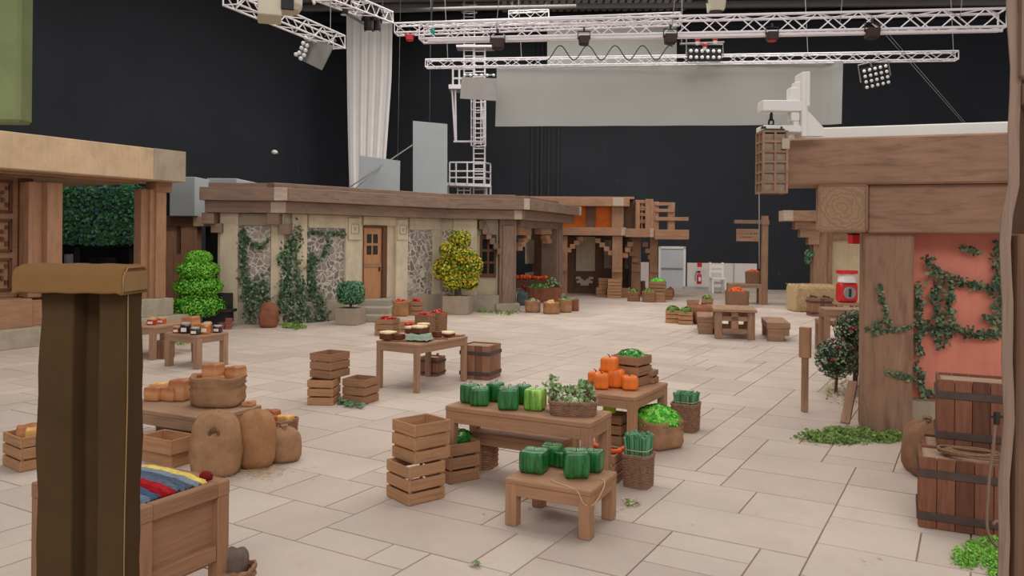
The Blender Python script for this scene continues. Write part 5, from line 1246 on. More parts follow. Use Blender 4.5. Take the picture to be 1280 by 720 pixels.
m = MB(); rounded(m, .16, .16, .15, 8, 3); o = m.build('squash', plain('squash_skin', (176, 196, 40), .5, .15, 8), smooth=True); o.location = (l.x-.05, l.y+.12, .36); tag(o, 'yellow green squash resting between the two vegetable tables', 'squash')

# ------------------------------------------------------------------ crate stacks
crate_px(511, 633.5, 50, .40, .41, .36, 'lower crate of the nearest stack, left of the melon tables')
crate_px(518, 581.5, 48, .38, .42, .37, 'empty upper crate of the nearest stack, left of the melon tables', z=.364)
crate_px(416, 507, 4, .39, .40, .37, 'lower pale crate of the tall stack beside the cake table')
crate_px(413.5, 474.5, 26, .40, .46, .37, 'empty upper crate of the tall stack beside the cake table', z=.374, mat='cratedk')
crate_px(456, 506.5, 22, .40, .40, .37, 'single empty crate next to the tall stack by the cake table', mat='cratedk')
m = MB()
for px, py in ((432, 506), (436, 509), (445, 508), (450, 509), (428, 504), (440, 505)):
    for _ in range(7): g_ = G(px+rnd.uniform(-4, 4), py+rnd.uniform(-2, 2)); m.leaf((g_.x, g_.y, rnd.uniform(.01, .05)), (rnd.uniform(-.4, .4), rnd.uniform(-.6, .2), 1), .10)
o = m.build('fallen_leaves', LV['ball']); tag(o, 'loose green leaves fallen beside the single crate', 'leaves', None, 'stuff')
# left edge crate with bread
c_, l, a = crate_px(25, 591, 38, .46, .40, .36, 'crate with two loaves at the left edge of the view')
for k, (dx, dy, mt) in enumerate(((-.1, .08, BR), (.06, -.02, BR2))): loaf(l+Vector((dx, dy, .26)), .5, .2, .17, .15, ['brown loaf at the back of the left edge crate', 'golden loaf at the front of the left edge crate'][k], mt)
# crates by the bread table
crate_px(214, 586, 26, .55, .32, .16, 'low open crate on the floor under another by the bread table', slats=1, mat='crate')
crate_px(213, 570, 28, .50, .33, .16, 'low open crate stacked on another beside the big sack', z=.165, slats=1, mat='crate')

# tubs
tub(611, 476, 22, .56, .54, .60, 'square planked tub standing right of the cake table')
t, l, a = tub(546, 471, 22, .36, .34, .34, 'small dark tub under the cake table'); m = MB(); m.box(-.12, -.09, -.02, .02, .34, .40); m.box(.09, .12, -.02, .02, .34, .40); m.build('lug', M_['tub'], t)
tub(1147.4, 658.4, 26, 1.0, .50, .62, 'large reddish planked tub with rope coil on its lid at lower right', mat='tubred', which=(-1, -1))
LC = corner_place(1147.4, 658.4, 0, 1.0, .5, 26, (-1, -1))
rb = on(LC, .07, .37, 0)
def tub_at(loc, a, w, d, h, label, **k):
    global corner_place; cp0 = corner_place
    corner_place = lambda *q, **kk: (Vector((loc[0], loc[1], 0)), a)
    try: return tub(0, 0, 0, w, d, h, label, **k)
    finally: corner_place = cp0
tub_at(on(LC, .04, .56), LC[1], 1.0, .55, .60, 'reddish planked tub behind the rope tub, carrying another on top', mat='tubred')
tub_at(on(LC, .16, .56), LC[1], 1.0, .50, .62, 'reddish planked tub raised on top of the rear tub', z=.605, mat='tubred')
m = MB()
for k in range(9):
    r_ = .20 - .009*k; cx, cy = rnd.uniform(-.015, .015), rnd.uniform(-.01, .01)
    m.tube([on(LC, -.08+cx+math.cos(q)*r_*1.35, cy+math.sin(q)*r_*.75, .635+.012*(k % 3)+.006*math.sin(q*2+k)) for q in [i*math.pi/14 for i in range(28)]], .010, 6, True)
o = m.build('rope_coil', M_['twine'], smooth=True); tag(o, 'coil of brown rope lying on the lid of the front tub', 'rope'); o.data.materials[0] = plain('brown_rope', (140, 106, 82), .9, .2, 30)
# hose hanging by the post
m = MB(); Yh = 6.4; pts = [P(x, y, Yh) for x, y in ((1246, 522), (1243, 536), (1242, 560), (1237, 590), (1235, 620), (1233, 650), (1235, 668), (1242, 680), (1248, 684), (1252, 672), (1250, 655), (1245, 650), (1240, 658))]
pp = []
for i in range(len(pts)-1):
    for k in range(4): pp.append(pts[i].lerp(pts[i+1], k/4))
for _ in range(3): pp = [pp[0]] + [(pp[i-1]+pp[i]*2+pp[i+1])/4 for i in range(1, len(pp)-1)] + [pp[-1]]
m.tube(pp, .012, 6); o = m.build('hanging_hose', M_['beam'], smooth=True); tag(o, 'thin brown hose hanging down in front of the reddish tubs', 'hose')
m = MB(); p = P(1246, 521, 6.4); m.tube([p+Vector((0, 0, -.06)), p+Vector((0, 0, .04))], .025, 8); m.tube([p+Vector((-.05, 0, 0)), p+Vector((.05, 0, 0))], .012, 6); m.build('tap', M_['iron'], o)
sack(Vector((G(1150, 600).x+.20, G(1150, 600).y+.25, 0)), .21, .60, 'brown tied sack between the big column and the reddish tubs', 'burlapmid', True, seed=9, pw=6)

# ------------------------------------------------------------------ sacks and bread at left
l = at_foot(270, 601, .26); sack(l, .245, .66, 'biggest tied sack in front of the bread table', 'burlap', True, True, rz=.2, seed=1, sx=1.0, sy=.85, pw=3.2)
l = at_foot(319, 589, .22); sack(l, .21, .60, 'orange brown sack standing between the biggest and the smallest', 'burlap2', False, rz=.4, seed=2)
l = at_foot(354, 581, .2); sack(l, .19, .38, 'smallest tied sack at the right end of the row', 'burlap', True, rz=.1, seed=3)
l = at_foot(346, 552, .25); basket(l, R(-26), .46, .34, .22, 'wicker basket of dark loaves behind the smallest sack', 9, 'wicker', n=48)
for k, (dx, dy, w, mt, lab) in enumerate(((-.1, .05, .22, BR3, 'dark red loaf at the back of the wicker bread basket'), (-.09, -.07, .20, BR3, 'dark red loaf at the front of the wicker bread basket'), (.1, -.02, .2, BR2, 'golden loaf in the wicker bread basket'))): loaf(l+Vector((dx, dy, .15+(.05 if k == 0 else 0))), -.4, w, .15, .12, lab, mt)
l = at_foot(215, 552, .3); basket(Vector((l.x, l.y+.2, 0)), R(-26), .6, .3, .2, 'dark wicker basket in the shade under the bread table', 8, 'wickerdk', n=44)
for (px, py, w, h, rz, mt, lab) in [(194.5, 504, .20, .17, .2, BR, 'loaf at the left front of the bread table'), (215, 504, .21, .17, .1, BR, 'loaf beside the open sack at the front of the bread table'), (199, 497, .17, .15, .1, BR2, 'loaf behind the two front ones on the bread table')]:
    g_ = G(px, py-4, .45); loaf(Vector((g_.x, g_.y, .452)), R(-26)+rz, w, w, h, lab, mt)
lx, ly = ray_on(TBR, 1.55, .86, 226, .8, .13, 488); loaf(on(TBR, lx, ly, .452), -.2, .22, .2, .26, 'tall loaf standing left of the open sack')
lx, ly = ray_on(TBR, 1.55, .86, 311, .5, .07, 505); loaf(on(TBR, lx, ly, .452), -.2, .14, .12, .05, 'thin slice of bread right of the open sack')
g_ = G(263, 511, .45); so = Vector((g_.x, g_.y+.24, .452)); sack(so, .31, .36, 'open folded burlap sack of loaves on the bread table', 'burlap', open_=True, seed=6, pw=2.6, sy=.8)
loaf(so+Vector((-.05, -.02, .29)), -.3, .20, .19, .21, 'larger loaf standing in the open sack'); loaf(so+Vector((.20, .04, .28)), -.5, .19, .18, .18, 'lighter loaf at the right in the open sack', BR); loaf(so+Vector((.04, -.14, .24)), .2, .18, .1, .12, 'flat loaf at the front rim of the open sack', BR); loaf(so+Vector((-.2, .1, .26)), .2, .16, .14, .10, 'small dark loaf at the left in the open sack', BR3)
m = MB()
for _ in range(260): g_ = G(rnd.gauss(318, 22), 590+rnd.gauss(0, 5)); p = Vector((g_.x, g_.y, .008)); a_ = rnd.random()*6.28; m.tube([p, p+Vector((math.cos(a_)*.06, math.sin(a_)*.06, rnd.uniform(0, .02)))], .002, 3)
o = m.build('straw_litter', M_['hay']); tag(o, 'loose straw scattered on the paving in front of the sacks', 'straw', None, 'stuff')

# near bench with yarn
def yarn_bench():
    L, Wd, z = 1.08, .70, .85; loc, a = corner_place(174, 637, z, L, Wd, 28); t = thing('display_bench', 'brown panelled display chest with skeins, nearest at lower left', 'bench', loc, a)
    fw = .10
    m = MB(); m.box(-L/2, L/2, -Wd/2, -Wd/2+fw, z-.10, z); m.box(-L/2, L/2, Wd/2-fw, Wd/2, z-.10, z); m.box(-L/2, -L/2+fw, -Wd/2+fw, Wd/2-fw, z-.10, z); m.box(L/2-.07, L/2, -Wd/2+fw, Wd/2-fw, z-.10, z); m.build('top_frame', M_['benchwood'], t, bevel=.006)
    m = MB(); m.box(-L/2+.06, L/2-.05, -Wd/2+.06, Wd/2-.06, z-.07, z-.03); m.build('tray', M_['benchwood'], t)
    for sx in (-1, 1):
        for sy in (-1, 1): m = MB(); cx, cy = sx*(L/2-.05), sy*(Wd/2-.05); m.box(cx-.048, cx+.048, cy-.048, cy+.048, 0, z-.1); m.build('leg', M_['benchwood'], t, bevel=.005)
    m = MB(); m.box(L/2-.075, L/2-.05, -Wd/2+.08, Wd/2-.08, .30, z-.1); m.box(-L/2+.08, L/2-.08, -Wd/2+.04, -Wd/2+.06, .3, z-.1); m.box(-L/2+.05, -L/2+.075, -Wd/2+.08, Wd/2-.08, .3, z-.1); m.build('panel', M_['benchwood'], t)
    m = MB(); m.box(L/2-.08, L/2-.01, -Wd/2+.1, Wd/2-.1, .33, .43); m.build('rail', M_['benchwood'], t, bevel=.005)
    # skeins
    cols = [((110, 128, 150), 'slate blue'), ((72, 92, 118), 'dark blue'), ((150, 26, 34), 'deep red'), ((176, 36, 44), 'bright red'), ((96, 108, 124), 'steel grey'), ((86, 98, 116), 'smoky blue'), ((134, 146, 160), 'pale grey blue'), ((236, 206, 110), 'yellow')]
    for k, (c, nm) in enumerate(cols):
        mt = plain('yarn_'+nm.replace(' ', '_'), c, .95, .25, 30, 0, .5, .1); m = MB(); y0 = -Wd/2 + .12 + k*(Wd-.24)/7.6
        for q in range(9):
            dy = (q % 3-1)*.022; dz = (q//3)*.014; x0, x1 = -.30+rnd.uniform(-.02, .02), L/2-.07+rnd.uniform(-.03, .0)
            m.tube([(x0 + (x1-x0)*i/10, y0+dy+.006*math.sin(i*1.7+q), z-.02+dz+.025*math.sin(math.pi*i/10)+.004*math.sin(i*2.3+q)) for i in range(11)], .013, 6)
        o = m.build('yarn_skein', mt, smooth=True); o.location = loc; o.rotation_euler = (0, 0, a); tag(o, nm + ' skein laid across the nearest display chest', 'yarn', 'coloured skeins on the display chest')
    mt = plain('yarn_pattern', (150, 120, 140), .95, .4, 60); m = MB(); m.rings([(0, .9), (.03, 1), (.06, .8)], 20, .12, .1, 3, fn=lambda p, q, z_, r_: p + Vector((-.3, .2, z-.03))); o = m.build('folded_shawl', mt, smooth=True); o.location = loc; o.rotation_euler = (0, 0, a); tag(o, 'folded mauve patterned cloth behind the skeins on the display chest', 'cloth')
    m = MB(); m.rings([(0, .9), (.03, 1), (.05, .6)], 16, .05, .035, 2.5, fn=lambda p, q, z_, r_: p + Vector((L/2-.14, Wd/2-.08, z-.0))); o = m.build('red_cloth_bundle', plain('dark_red_cloth', (120, 20, 28), .9, .2, 20), smooth=True); o.location = loc; o.rotation_euler = (0, 0, a); tag(o, 'small dark red cloth bundle at the far corner of the display chest', 'cloth')
    return loc, a
YB = yarn_bench()
l = G(297, 752); basket(Vector((l.x-.03, l.y+.02, 0)), 0, .24, .22, .22, 'small wicker basket holding a stone behind the display chest', 9, 'wicker', n=32)
m = MB(); rounded(m, .17, .17, .2, 8, 3.5, lambda v, q: v*(1+.04*math.sin(q.x*7+q.z*5))); o = m.build('round_stone', M_['stoneobj'], smooth=True); o.location = (l.x-.03, l.y+.02, .15); tag(o, 'grey brown stone in the small basket at lower left', 'stone')

# ------------------------------------------------------------------ jars
def onpx(T3, px, py, z):
    g_ = G(px, py, z); base, a = T3; v = g_-base; return v.x*math.cos(a)+v.y*math.sin(a), -v.x*math.sin(a)+v.y*math.cos(a)
for px, py, r_, h_, c, cap, lab in [(221.5, .15, .075, .13, (150, 50, 24), 'hay', 'red jam jar with a tan lid at the left of the square table'), (232, .15, .09, .21, (50, 22, 18), 'greybox', 'tall dark jar with a grey lid on the square table'), (244, .02, .085, .14, (40, 20, 18), 'greybox', 'short dark jar with a grey lid at the front corner'), (257, .1, .09, .20, (196, 112, 24), 'hay', 'amber honey jar on the square table'), (272, .3, .085, .14, (60, 18, 16), 'greybox', 'dark red jar with a grey lid at the right end'), (259.5, .55, .08, .2, (170, 92, 50), 'hay', 'brown jar half hidden behind the honey jar')]:
    lx, ly = ray_on(TJA, .9, .75, px, py, .095, 412); jar(TJA, lx, ly, .632, r_, h_, c, cap, lab, cap == 'hay')
lx, ly = ray_on(TJA, .9, .75, 238.5, .62, .14, 412); loaf(on(TJA, lx, ly, .632), -.3, .26, .24, .30, 'tall cube loaf standing among the jars', BR); lx, ly = ray_on(TJA, .9, .75, 250, .5, .1, 412); loaf(on(TJA, lx, ly, .632), -.3, .15, .14, .17, 'small cube loaf beside the tall one among the jars', BR)
for px, py, r_, h_, c, cap, lab in [(190, .3, .09, .13, (180, 44, 26), 'hay', 'red jar at the left on the half hidden jar table'), (202, .3, .085, .12, (196, 84, 20), 'hay', 'orange jar with a tan lid on the half hidden jar table'), (191, .6, .08, .13, (210, 180, 150), 'hay', 'pale jar at the back of the half hidden jar table')]:
    lx, ly = ray_on(TJB, .9, 1.45, px, py, .1, 405); jar(TJB, lx, ly, .662, r_, h_, c, cap, lab)
tub(207, 449, 12, .26, .3, .36, 'small dark box under the half hidden jar table', mat='tub', hoops=0, group=None)

# ------------------------------------------------------------------ cake table
def cake(px, py, z, w, h, label, ic=True, rz=0):
    lx, ly = ray_on(TPI, .88, 1.40, px, py, .11, 420); p = on(TPI, lx, ly, z); t = thing('square_cake', label, 'cake', p, TPI[1]+rz, 'dark cakes with cream icing')
    m = MB(); rounded(m, w, w, h, 8, 14); m.build('sponge', M_['pie'], t, smooth=True)
    if ic:
        m = MB(); m.rings([(h-.012, w*.50), (h-.008, w*.54), (h+.016, w*.54), (h+.026, w*.48), (h+.028, .01)], 32, 1, 1, 8, fn=lambda q, a, zz, rr: q + Vector((math.cos(a), math.sin(a), 0))*.008*math.sin(a*9)); m.build('icing', M_['icing'], t, smooth=True)
    return t
def serving(px, py, w, d, label, z=.782, rz=0):
    lx, ly = ray_on(TPI, .88, 1.40, px, py, .14, 420); p = on(TPI, lx, ly, z); m = MB(); m.box(-w/2, w/2, -d/2, d/2, 0, .02); m.box(w/2, w/2+.09, -.02, .02, 0, .018); o = m.build('serving_board', M_['board'], bevel=.004); o.location = p; o.rotation_euler = (0, 0, TPI[1]+rz); tag(o, label, 'board', 'wooden serving boards'); return o
serving(493, .1, .30, .2, 'serving board under the left front cake'); serving(545, .2, .26, .18, 'serving board behind the sage cloth', rz=.2); serving(567, .4, .28, .16, 'serving board at the far right end of the cake table', rz=1.2)
cake(485, .12, .803, .21, .11, 'iced cake at the left front of the cake table'); cake(498, .3, .803, .17, .09, 'low plain cake behind the left front one', False)
cake(559, .45, .803, .21, .05, 'flat iced cake at the right of the cake table'); cake(546, .25, .803, .13, .10, 'small plain dark cake right of the sage cloth', False)
m = MB(); n = 20; vs = []; f = []
for i in range(n+1):
    for j in range(n+1):
        x, y = (i/n-.5)*.54, (j/n-.5)*.44; ex = max(0, abs(x)-.17); ey = max(0, abs(y)-.13); z_ = .12 - min(.085, (ex+ey)*1.6) + .006*math.sin(x*40+y*22); vs.append((x*(1-ex*2.2), y*(1-ey*2.2), z_))
for i in range(n):
    for j in range(n): a_ = i*(n+1)+j; f.append((a_, a_+n+1, a_+n+2, a_+1))
lx, ly = ray_on(TPI, .88, 1.40, 524, .2, .18, 420); sc = on(TPI, lx, ly, .782); m.raw(vs, f); o = m.build('sage_cloth', M_['cloth'], smooth=True); o.location = sc; o.rotation_euler = (0, 0, TPI[1]+.3); tag(o, 'sage green cloth draped over a block on the cake table', 'cloth'); md = o.modifiers.new('t', 'SOLIDIFY'); md.thickness = .006
m = MB(); m.box(-.15, .15, -.11, .11, 0, .108); o = m.build('display_block', M_['board'], bevel=.004); o.location = sc; o.rotation_euler = (0, 0, TPI[1]+.3); tag(o, 'dark display block under the sage cloth', 'block')
ck = cake(524, .2, .905, .20, .10, 'iced cake raised on top of the sage cloth'); ck.location = sc + Vector((0, .02, .127))
cake(516, .65, .783, .2, .18, 'iced cake behind the raised cake at the left'); cake(529, .8, .783, .16, .2, 'golden topped cake at the back of the cake table')
lx, ly = ray_on(TPI, .88, 1.40, 506, .85, .14, 420); m = MB(); rounded(m, .24, .18, .09, 10, 4, lambda v, q: Vector((v.x*(1+.05*math.sin(q.x*9+q.y*5)), v.y, v.z))); o = m.build('folded_pink_cloth', M_['pinkcloth'], smooth=True); o.location = on(TPI, lx, ly, .782); tag(o, 'pale pink cloth bundle at the left rear of the cake table', 'cloth')

# fruit group behind cake table
def apples(c, rx, ry, n, r_, label, mat='apple', layers=2, group=None, name='red_apple', cat='apple'):
    for k in range(n):
        a = rnd.random()*6.283; q = math.sqrt(rnd.random()); zz = (1-q)*r_*1.8 + .02
        m = MB(); m.rings([(-r_*.8, r_*.45), (-r_*.3, r_*.95), (r_*.3, r_), (r_*.75, r_*.6), (r_*.62, r_*.1)], 10); o = m.build(name, M_[mat], smooth=True); o.location = (c[0]+math.cos(a)*q*rx, c[1]+math.sin(a)*q*ry, c[2]+zz); tag(o, label, cat, group)
def fruit(kind, px, py, w, h, label, lab2, grp, n=12, mat=None, deg=20, item='apple', z=0, r_=.05):
    l = at_foot(px, py, w/2, z); l.z = z
    if kind == 'sack': sack(l, w/2, h, label, mat or 'burlap2', open_=True, seed=int(px), pw=3); top = z+h*.9
    elif kind == 'basket': basket(l, R(-deg), w, w*.9, h, label, max(5, int(h/.035)), mat or 'wicker', n=32); top = z+h*.93
    else: crate(l, R(-deg), w, w*.9, h, label, mat or 'cratedk'); top = z+h*.93
    if item: apples((l.x, l.y, top), w*.38, w*.34, n, r_, lab2, item, group=grp, name={'apple': 'red_apple', 'carrot': 'orange_root', 'potato': 'pale_onion'}[item], cat={'apple': 'apple', 'carrot': 'root', 'potato': 'onion'}[item])
    return l
fruit('sack', 501, 396, .46, .44, 'open orange sack of red apples on the block behind the cake table', 'red apple in the orange sack behind the cake table', 'apples in the orange sack', 9, z=.24)
l = at_foot(501, 413, .22); m = MB(); m.box(-.4, .4, -.2, .3, 0, .238); o = m.build('low_plinth', M_['crate'], bevel=.01); o.location = l; o.rotation_euler = (0, 0, R(-20)); tag(o, 'low wooden block under the apple sack and crate', 'block')
fruit('crate', 520, 395, .34, .42, 'crate of apples standing beside the orange apple sack', 'red apple in the crate beside the orange sack', 'apples in the raised crate', 8, z=.24)
fruit('crate', 484, 420, .5, .42, 'crate of apples at the left end of the fruit group', 'red apple in the left end crate of the fruit group', 'apples in the left crate', 9, deg=15)
fruit('basket', 531, 419, .44, .50, 'wicker basket of apples in the middle of the fruit group', 'red apple in the middle basket of the fruit group', 'apples in the middle basket', 12)
fruit('basket', 547, 414, .44, .48, 'wicker basket of apples at the right end of the fruit group', 'red apple in the right end basket of the fruit group', 'apples in the right end basket', 14)
fruit('crate', 510, 424, .36, .34, 'crate of apples just behind the raised iced cake', 'red apple in the crate behind the raised cake', 'apples in the middle crate', 8)

# ------------------------------------------------------------------ plants in the square
def tiered():
    l = G(240, 411); t = thing('topiary_tree', 'bright green topiary of four stacked leafy tiers', 'topiary', (l.x, l.y+.4, 0)); Y = l.y+.4
    for k, (y0, y1, w) in enumerate(((314, 331, 30), (327, 348, 48), (346, 370, 55), (368, 396, 62))):
        zc = CAMH - uv(240, (y0+y1)/2)[1]*Y; hz = (y1-y0)/2*Y/1000*1.08; r = w/2*Y/1000; m = MB(); m.rings([(-hz*.85, r*.55), (-hz*.3, r*.9), (hz*.3, r*.9), (hz*.85, r*.45)], 20, pw=2.3, c=(0, 0, zc)); b = m.build('tier_core', MG['box'], t, smooth=True)
        core_leaf('tier_leaves', t, ell((0, 0, zc), r*1.03, hz/r*.98, 2.3), 1900, .06, 'box')
    m = MB(); m.tube([(0, 0, 0), (0, 0, 1)], .06, 8); m.build('trunk', M_['trunk'], t)
tiered()
def planter(px, py, w, h, label, deg=12):
    loc, a = corner_place(px, py, 0, w, w, deg); t = thing('stone_planter', label, 'planter', loc, a, 'square stone planters')
    m = MB(); m.box(-w/2, w/2, -w/2, -w/2+.07, 0, h); m.box(-w/2, w/2, w/2-.07, w/2, 0, h); m.box(-w/2, -w/2+.07, -w/2+.07, w/2-.07, 0, h); m.box(w/2-.07, w/2, -w/2+.07, w/2-.07, 0, h); m.build('pot_walls', M_['planter'], t, bevel=.015)
    m = MB(); m.box(-w/2+.05, w/2-.05, -w/2+.05, w/2-.05, h-.12, h-.05); m.build('soil', M_['soil'], t); return loc, a
PL = planter(446, 407, .66, .47, 'square stone planter with a clipped ball bush by the door steps')
t = thing('clipped_bush', 'small clipped blue green bush in the planter by the door', 'bush', (PL[0].x, PL[0].y, .42)); Y = PL[0].y; zc = CAMH-uv(438, 366)[1]*Y-.42
m = MB(); rounded(m, .62, .6, .56, 8, 4); 
for i in range(len(m.v)): m.v[i] = (m.v[i][0], m.v[i][1], m.v[i][2]+zc-.28)
m.build('inner_branches', MG['ball'], t, smooth=True); core_leaf('leaves', t, ell((0, 0, zc), .36, .88, 4), 1700, .07, 'ball'); m = MB(); m.tube([(0, 0, -.0), (0, 0, zc)], .035, 8); m.build('trunk', M_['trunk'], t)
PL2 = planter(584, 394, .84, .60, 'square stone planter of the yellow flowering tree', 10)
t = thing('yellow_tree', 'yellow blossoming small tree with rounded lumps in a planter', 'tree', (PL2[0].x, PL2[0].y, .52)); Y = PL2[0].y; b0 = t.location.copy()
lumps = [(575, 299, 13, 11), (570, 318, 14, 13), (560, 313, 10, 10), (583, 322, 14, 11), (556, 337, 14, 14), (572, 340, 15, 15), (590, 333, 13, 14), (586, 350, 12, 12), (566, 352, 12, 9)]
for k, (px, py, rx, ry) in enumerate(lumps):
    p = P(px, py, Y+rnd.uniform(-.15, .15)) - b0; r = rx*Y/1000; m = MB(); m.ball(p, r*.82, 12, ry/rx, 0, 2.6); m.build('lump_core', MG['yellow'], t, smooth=True); core_leaf('blossom_lump', t, ell(p, r, ry/rx, 2.6), 520, .10, 'yellow')
m = MB(); m.tube([(0, 0, 0), (0, 0, .35), (.05, 0, .75)], .11, 8); m.tube([(0, 0, .3), (-.2, 0, .8)], .05, 6); m.tube([(0, 0, .3), (.3, 0, 1.0)], .05, 6); m.build('trunk', M_['trunk'], t)
t = greens(Vector((PL2[0].x, PL2[0].y-.1, .52)), 0, .3, .2, .06, 160, .09, 'yellow', 'fallen yellow blossoms on the soil of the tree planter', 'fallen_blossoms', 'blossoms')
l = at_foot(336, 410, .2); sack(l, .24, .72, 'red brown tied sack leaning at the ivy covered wall', 'burlapdk', True, seed=12, pw=3)
# flowering bushes at right
def rosebush(px, py, Y, r, label, n=900, nf=16):
    c = P(px, py, Y); t = thing('flowering_bush', label, 'bush', (c.x, c.y, 0)); m = MB(); m.ball((0, 0, c.z), r*.8, 14); m.build('inner_branches', MG['rose'], t, smooth=True)
    core_leaf('leaves', t, ell((0, 0, c.z), r), n, .055, 'rose')
    m = MB(); f = ell((0, 0, c.z), r*1.02)
    for _ in range(nf):
        p, nr = f(); 
        for q in range(9): m.leaf(p + Vector((rnd.uniform(-1, 1), rnd.uniform(-1, 1), rnd.uniform(-1, 1)))*.02, nr + Vector((rnd.uniform(-1, 1), rnd.uniform(-1, 1), rnd.uniform(-1, 1))), .04)
    m.build('blossoms', LV['petal'], t); m = MB(); m.tube([(0, 0, 0), (.03, 0, c.z)], .025, 6); m.build('trunk', M_['trunk'], t)
rosebush(1045, 448, 13.2, .33, 'low round bush with red flowers left of the big column'); rosebush(1068, 412, 13.4, .32, 'taller bush with red flowers behind the low round one'); rosebush(1070, 448, 13.6, .26, 'dark bush with few flowers tucked against the big column')

# ------------------------------------------------------------------ middle distance, right
def signpost():
    l = G(955, 381); t = thing('sign_post', 'tall timber post with an arm for a hanging sign board', 'post', l); Y = l.y; p = lambda x, y: P(x, y, Y)-l
    m = MB(); zt = p(955, 270).z; m.box(-.11, .11, -.11, .11, 0, zt); m.build('post_shaft', M_['hutwood'], t, bevel=.012); m = MB(); m.box(-.14, .14, -.14, .14, p(955, 281).z, p(955, 275).z); m.build('collar', M_['hutwood'], t, bevel=.01)
    m = MB(); m.box(p(918, 277).x, -.1, -.06, .06, p(930, 279.5).z, p(930, 275).z); m.build('arm', M_['beam'], t, bevel=.01)
    s_ = thing('hanging_sign', 'small timber sign board hanging from the post arm, faint lettering', 'sign', l + Vector((p(935, 294).x, 0, p(935, 294).z)))
    w = (p(950, 290).x - p(921, 290).x)/2; h = (p(935, 286).z-p(935, 301.5).z)/2
    m = MB(); m.box(-w, w, -.04, .04, -h, h); m.build('board', M_['hutwood'], s_, bevel=.012)
    m = MB()
    for x in (-w*.55, w*.6): m.tube([(x, 0, h), (x, 0, h+.2)], .02, 6)
    m.build('hanger', M_['iron'], s_)
    m = MB(); r = random.Random(5)
    for row, (z, words) in enumerate(((.06, (4, 2, 5)), (-.08, (7,)))):
        n = sum(words)+len(words)-1; x = -n*.028
        for wd in words:
            for q in range(wd):
                hh = .03 if r.random() < .6 else .045; m.box(x, x+.012, -.046, -.04, z-.02, z-.02+hh)
                if r.random() < .7: m.box(x, x+.03, -.046, -.04, z-.02+(hh-.01 if r.random() < .5 else 0), z-.01+(hh-.01 if r.random() < .3 else 0))
                if r.random() < .5: m.box(x+.026, x+.036, -.046, -.04, z-.02, z+.012)
                x += .056
            x += .056
    m.build('faint_lettering', plain('burnt_letters', (84, 52, 34), .9, .1), s_)
signpost()
def picnic():
    L, Wd, z = .98, 1.35, .76; loc, a = corner_place(944, 387.5, z, L, Wd, 12); t = thing('blocky_table', 'heavy blocky timber table between bench seats near the sign post', 'table', loc, a)
    m = MB(); m.box(-L/2-.05, L/2+.05, -Wd/2-.05, Wd/2+.05, z-.07, z); m.build('tabletop', M_['table'], t, bevel=.01)
    for sx in (-1, 1):
        for sy in (-1, 1): m = MB(); cx, cy = sx*(L/2-.09), sy*(Wd/2-.09); m.box(cx-.09, cx+.09, cy-.09, cy+.09, 0, z-.07); m.build('leg', M_['hutwood'], t, bevel=.01)
    for sy in (-1, 1):
        m = MB(); y = sy*(Wd/2-.09); m.box(-L/2+.18, L/2-.18, y-.07, y+.07, .14, .26); m.box(-L/2+.18, L/2-.18, y-.07, y+.07, .46, .58); m.box(-.09, .09, y-.07, y+.07, .26, .69); m.build('cross_rail', M_['hutwood'], t, bevel=.008)
    def bench(px, py, label):
        lc, aa = corner_place(px, py, 0, .45, 1.5, 12); b = thing('block_bench', label, 'bench', lc, aa, 'block bench seats at the timber table'); 
        m = MB(); m.box(-.28, .28, -.75, .75, .30, .46); m.build('seat', M_['hutwood'], b, bevel=.012)
        for y in (-.62, .62): m = MB(); m.box(-.26, .12, y-.14, y+.14, .0, .30); m.box(.0, .26, y-.12, y+.12, .14, .30); m.build('leg', M_['hutwood'], b, bevel=.01)
    bench(896, 418, 'blocky bench seat on the left side of the timber table'); bench(985, 427, 'blocky bench seat on the right side of the timber table')
picnic()
def smallsign():
    l = G(1006, 515); t = thing('marker_post', 'short timber post with a small upright board on the paving', 'post', l); Y = l.y; p = lambda x, y: P(x, y, Y)-l
    m = MB(); m.box(-.042, .042, -.03, .05, 0, p(1006, 412).z); m.build('post_shaft', M_['hutwood'], t, bevel=.006)
    m = MB(); T = Matrix.Rotation(R(-40), 4, 'Z'); m.box(-.08, .075, -.05, .045, p(1006, 447).z, p(1006, 409).z, T @ Matrix.Translation((0, -.0, 0))); m.build('board', M_['left'], t, bevel=.006)
smallsign()
m = MB(); a, b = G(1060, 536), P(1071, 479, 10.95); m.beam(a+Vector((0, .1, .05)), b+Vector((0, .12, 0)), .12, .05); o = m.build('leaning_plank', M_['hutwood'], bevel=.006); tag(o, 'short plank leaning against the left side of the big column', 'plank')
# hay, dispenser etc.
def hay(px0, px1, y0, y1, d, label):
    a = G(px0, y1); b = P(px1, y1, a.y); zt = P(px0, y0, a.y).z; t = thing('hay_bale', label, 'hay bale', ((a.x+b.x)/2, a.y+d/2, 0), 0, 'hay bales by the sandstone house'); w = b.x-a.x
    m = MB(); rounded(m, w, d, zt, 8, 12, lambda v, q: v*(1+.01*math.sin(q.x*20+q.z*17))); m.build('bale', M_['hay'], t, smooth=False)
    m = MB()
    for _ in range(int(260*w)):
        x, y, z = rnd.uniform(-w/2, w/2), -d/2-.01, rnd.uniform(.02, zt); m.tube([(x, y, z), (x+rnd.uniform(-.1, .1), y-.03, z+rnd.uniform(-.12, .05))], .006, 3)
        x, y = rnd.uniform(-w/2, w/2), rnd.uniform(-d/2, d/2); m.tube([(x, y, zt), (x+rnd.uniform(-.1, .1), y+rnd.uniform(-.1, .1), zt+.03)], .006, 3)
    m.build('loose_straws', M_['hay'], t)
hay(994, 1013, 357, 390, 1.0, 'hay bale at the left end of the row by the sandstone house'); hay(1013.5, 1047, 357, 388, 1.0, 'longer hay bale behind the dark planked box')
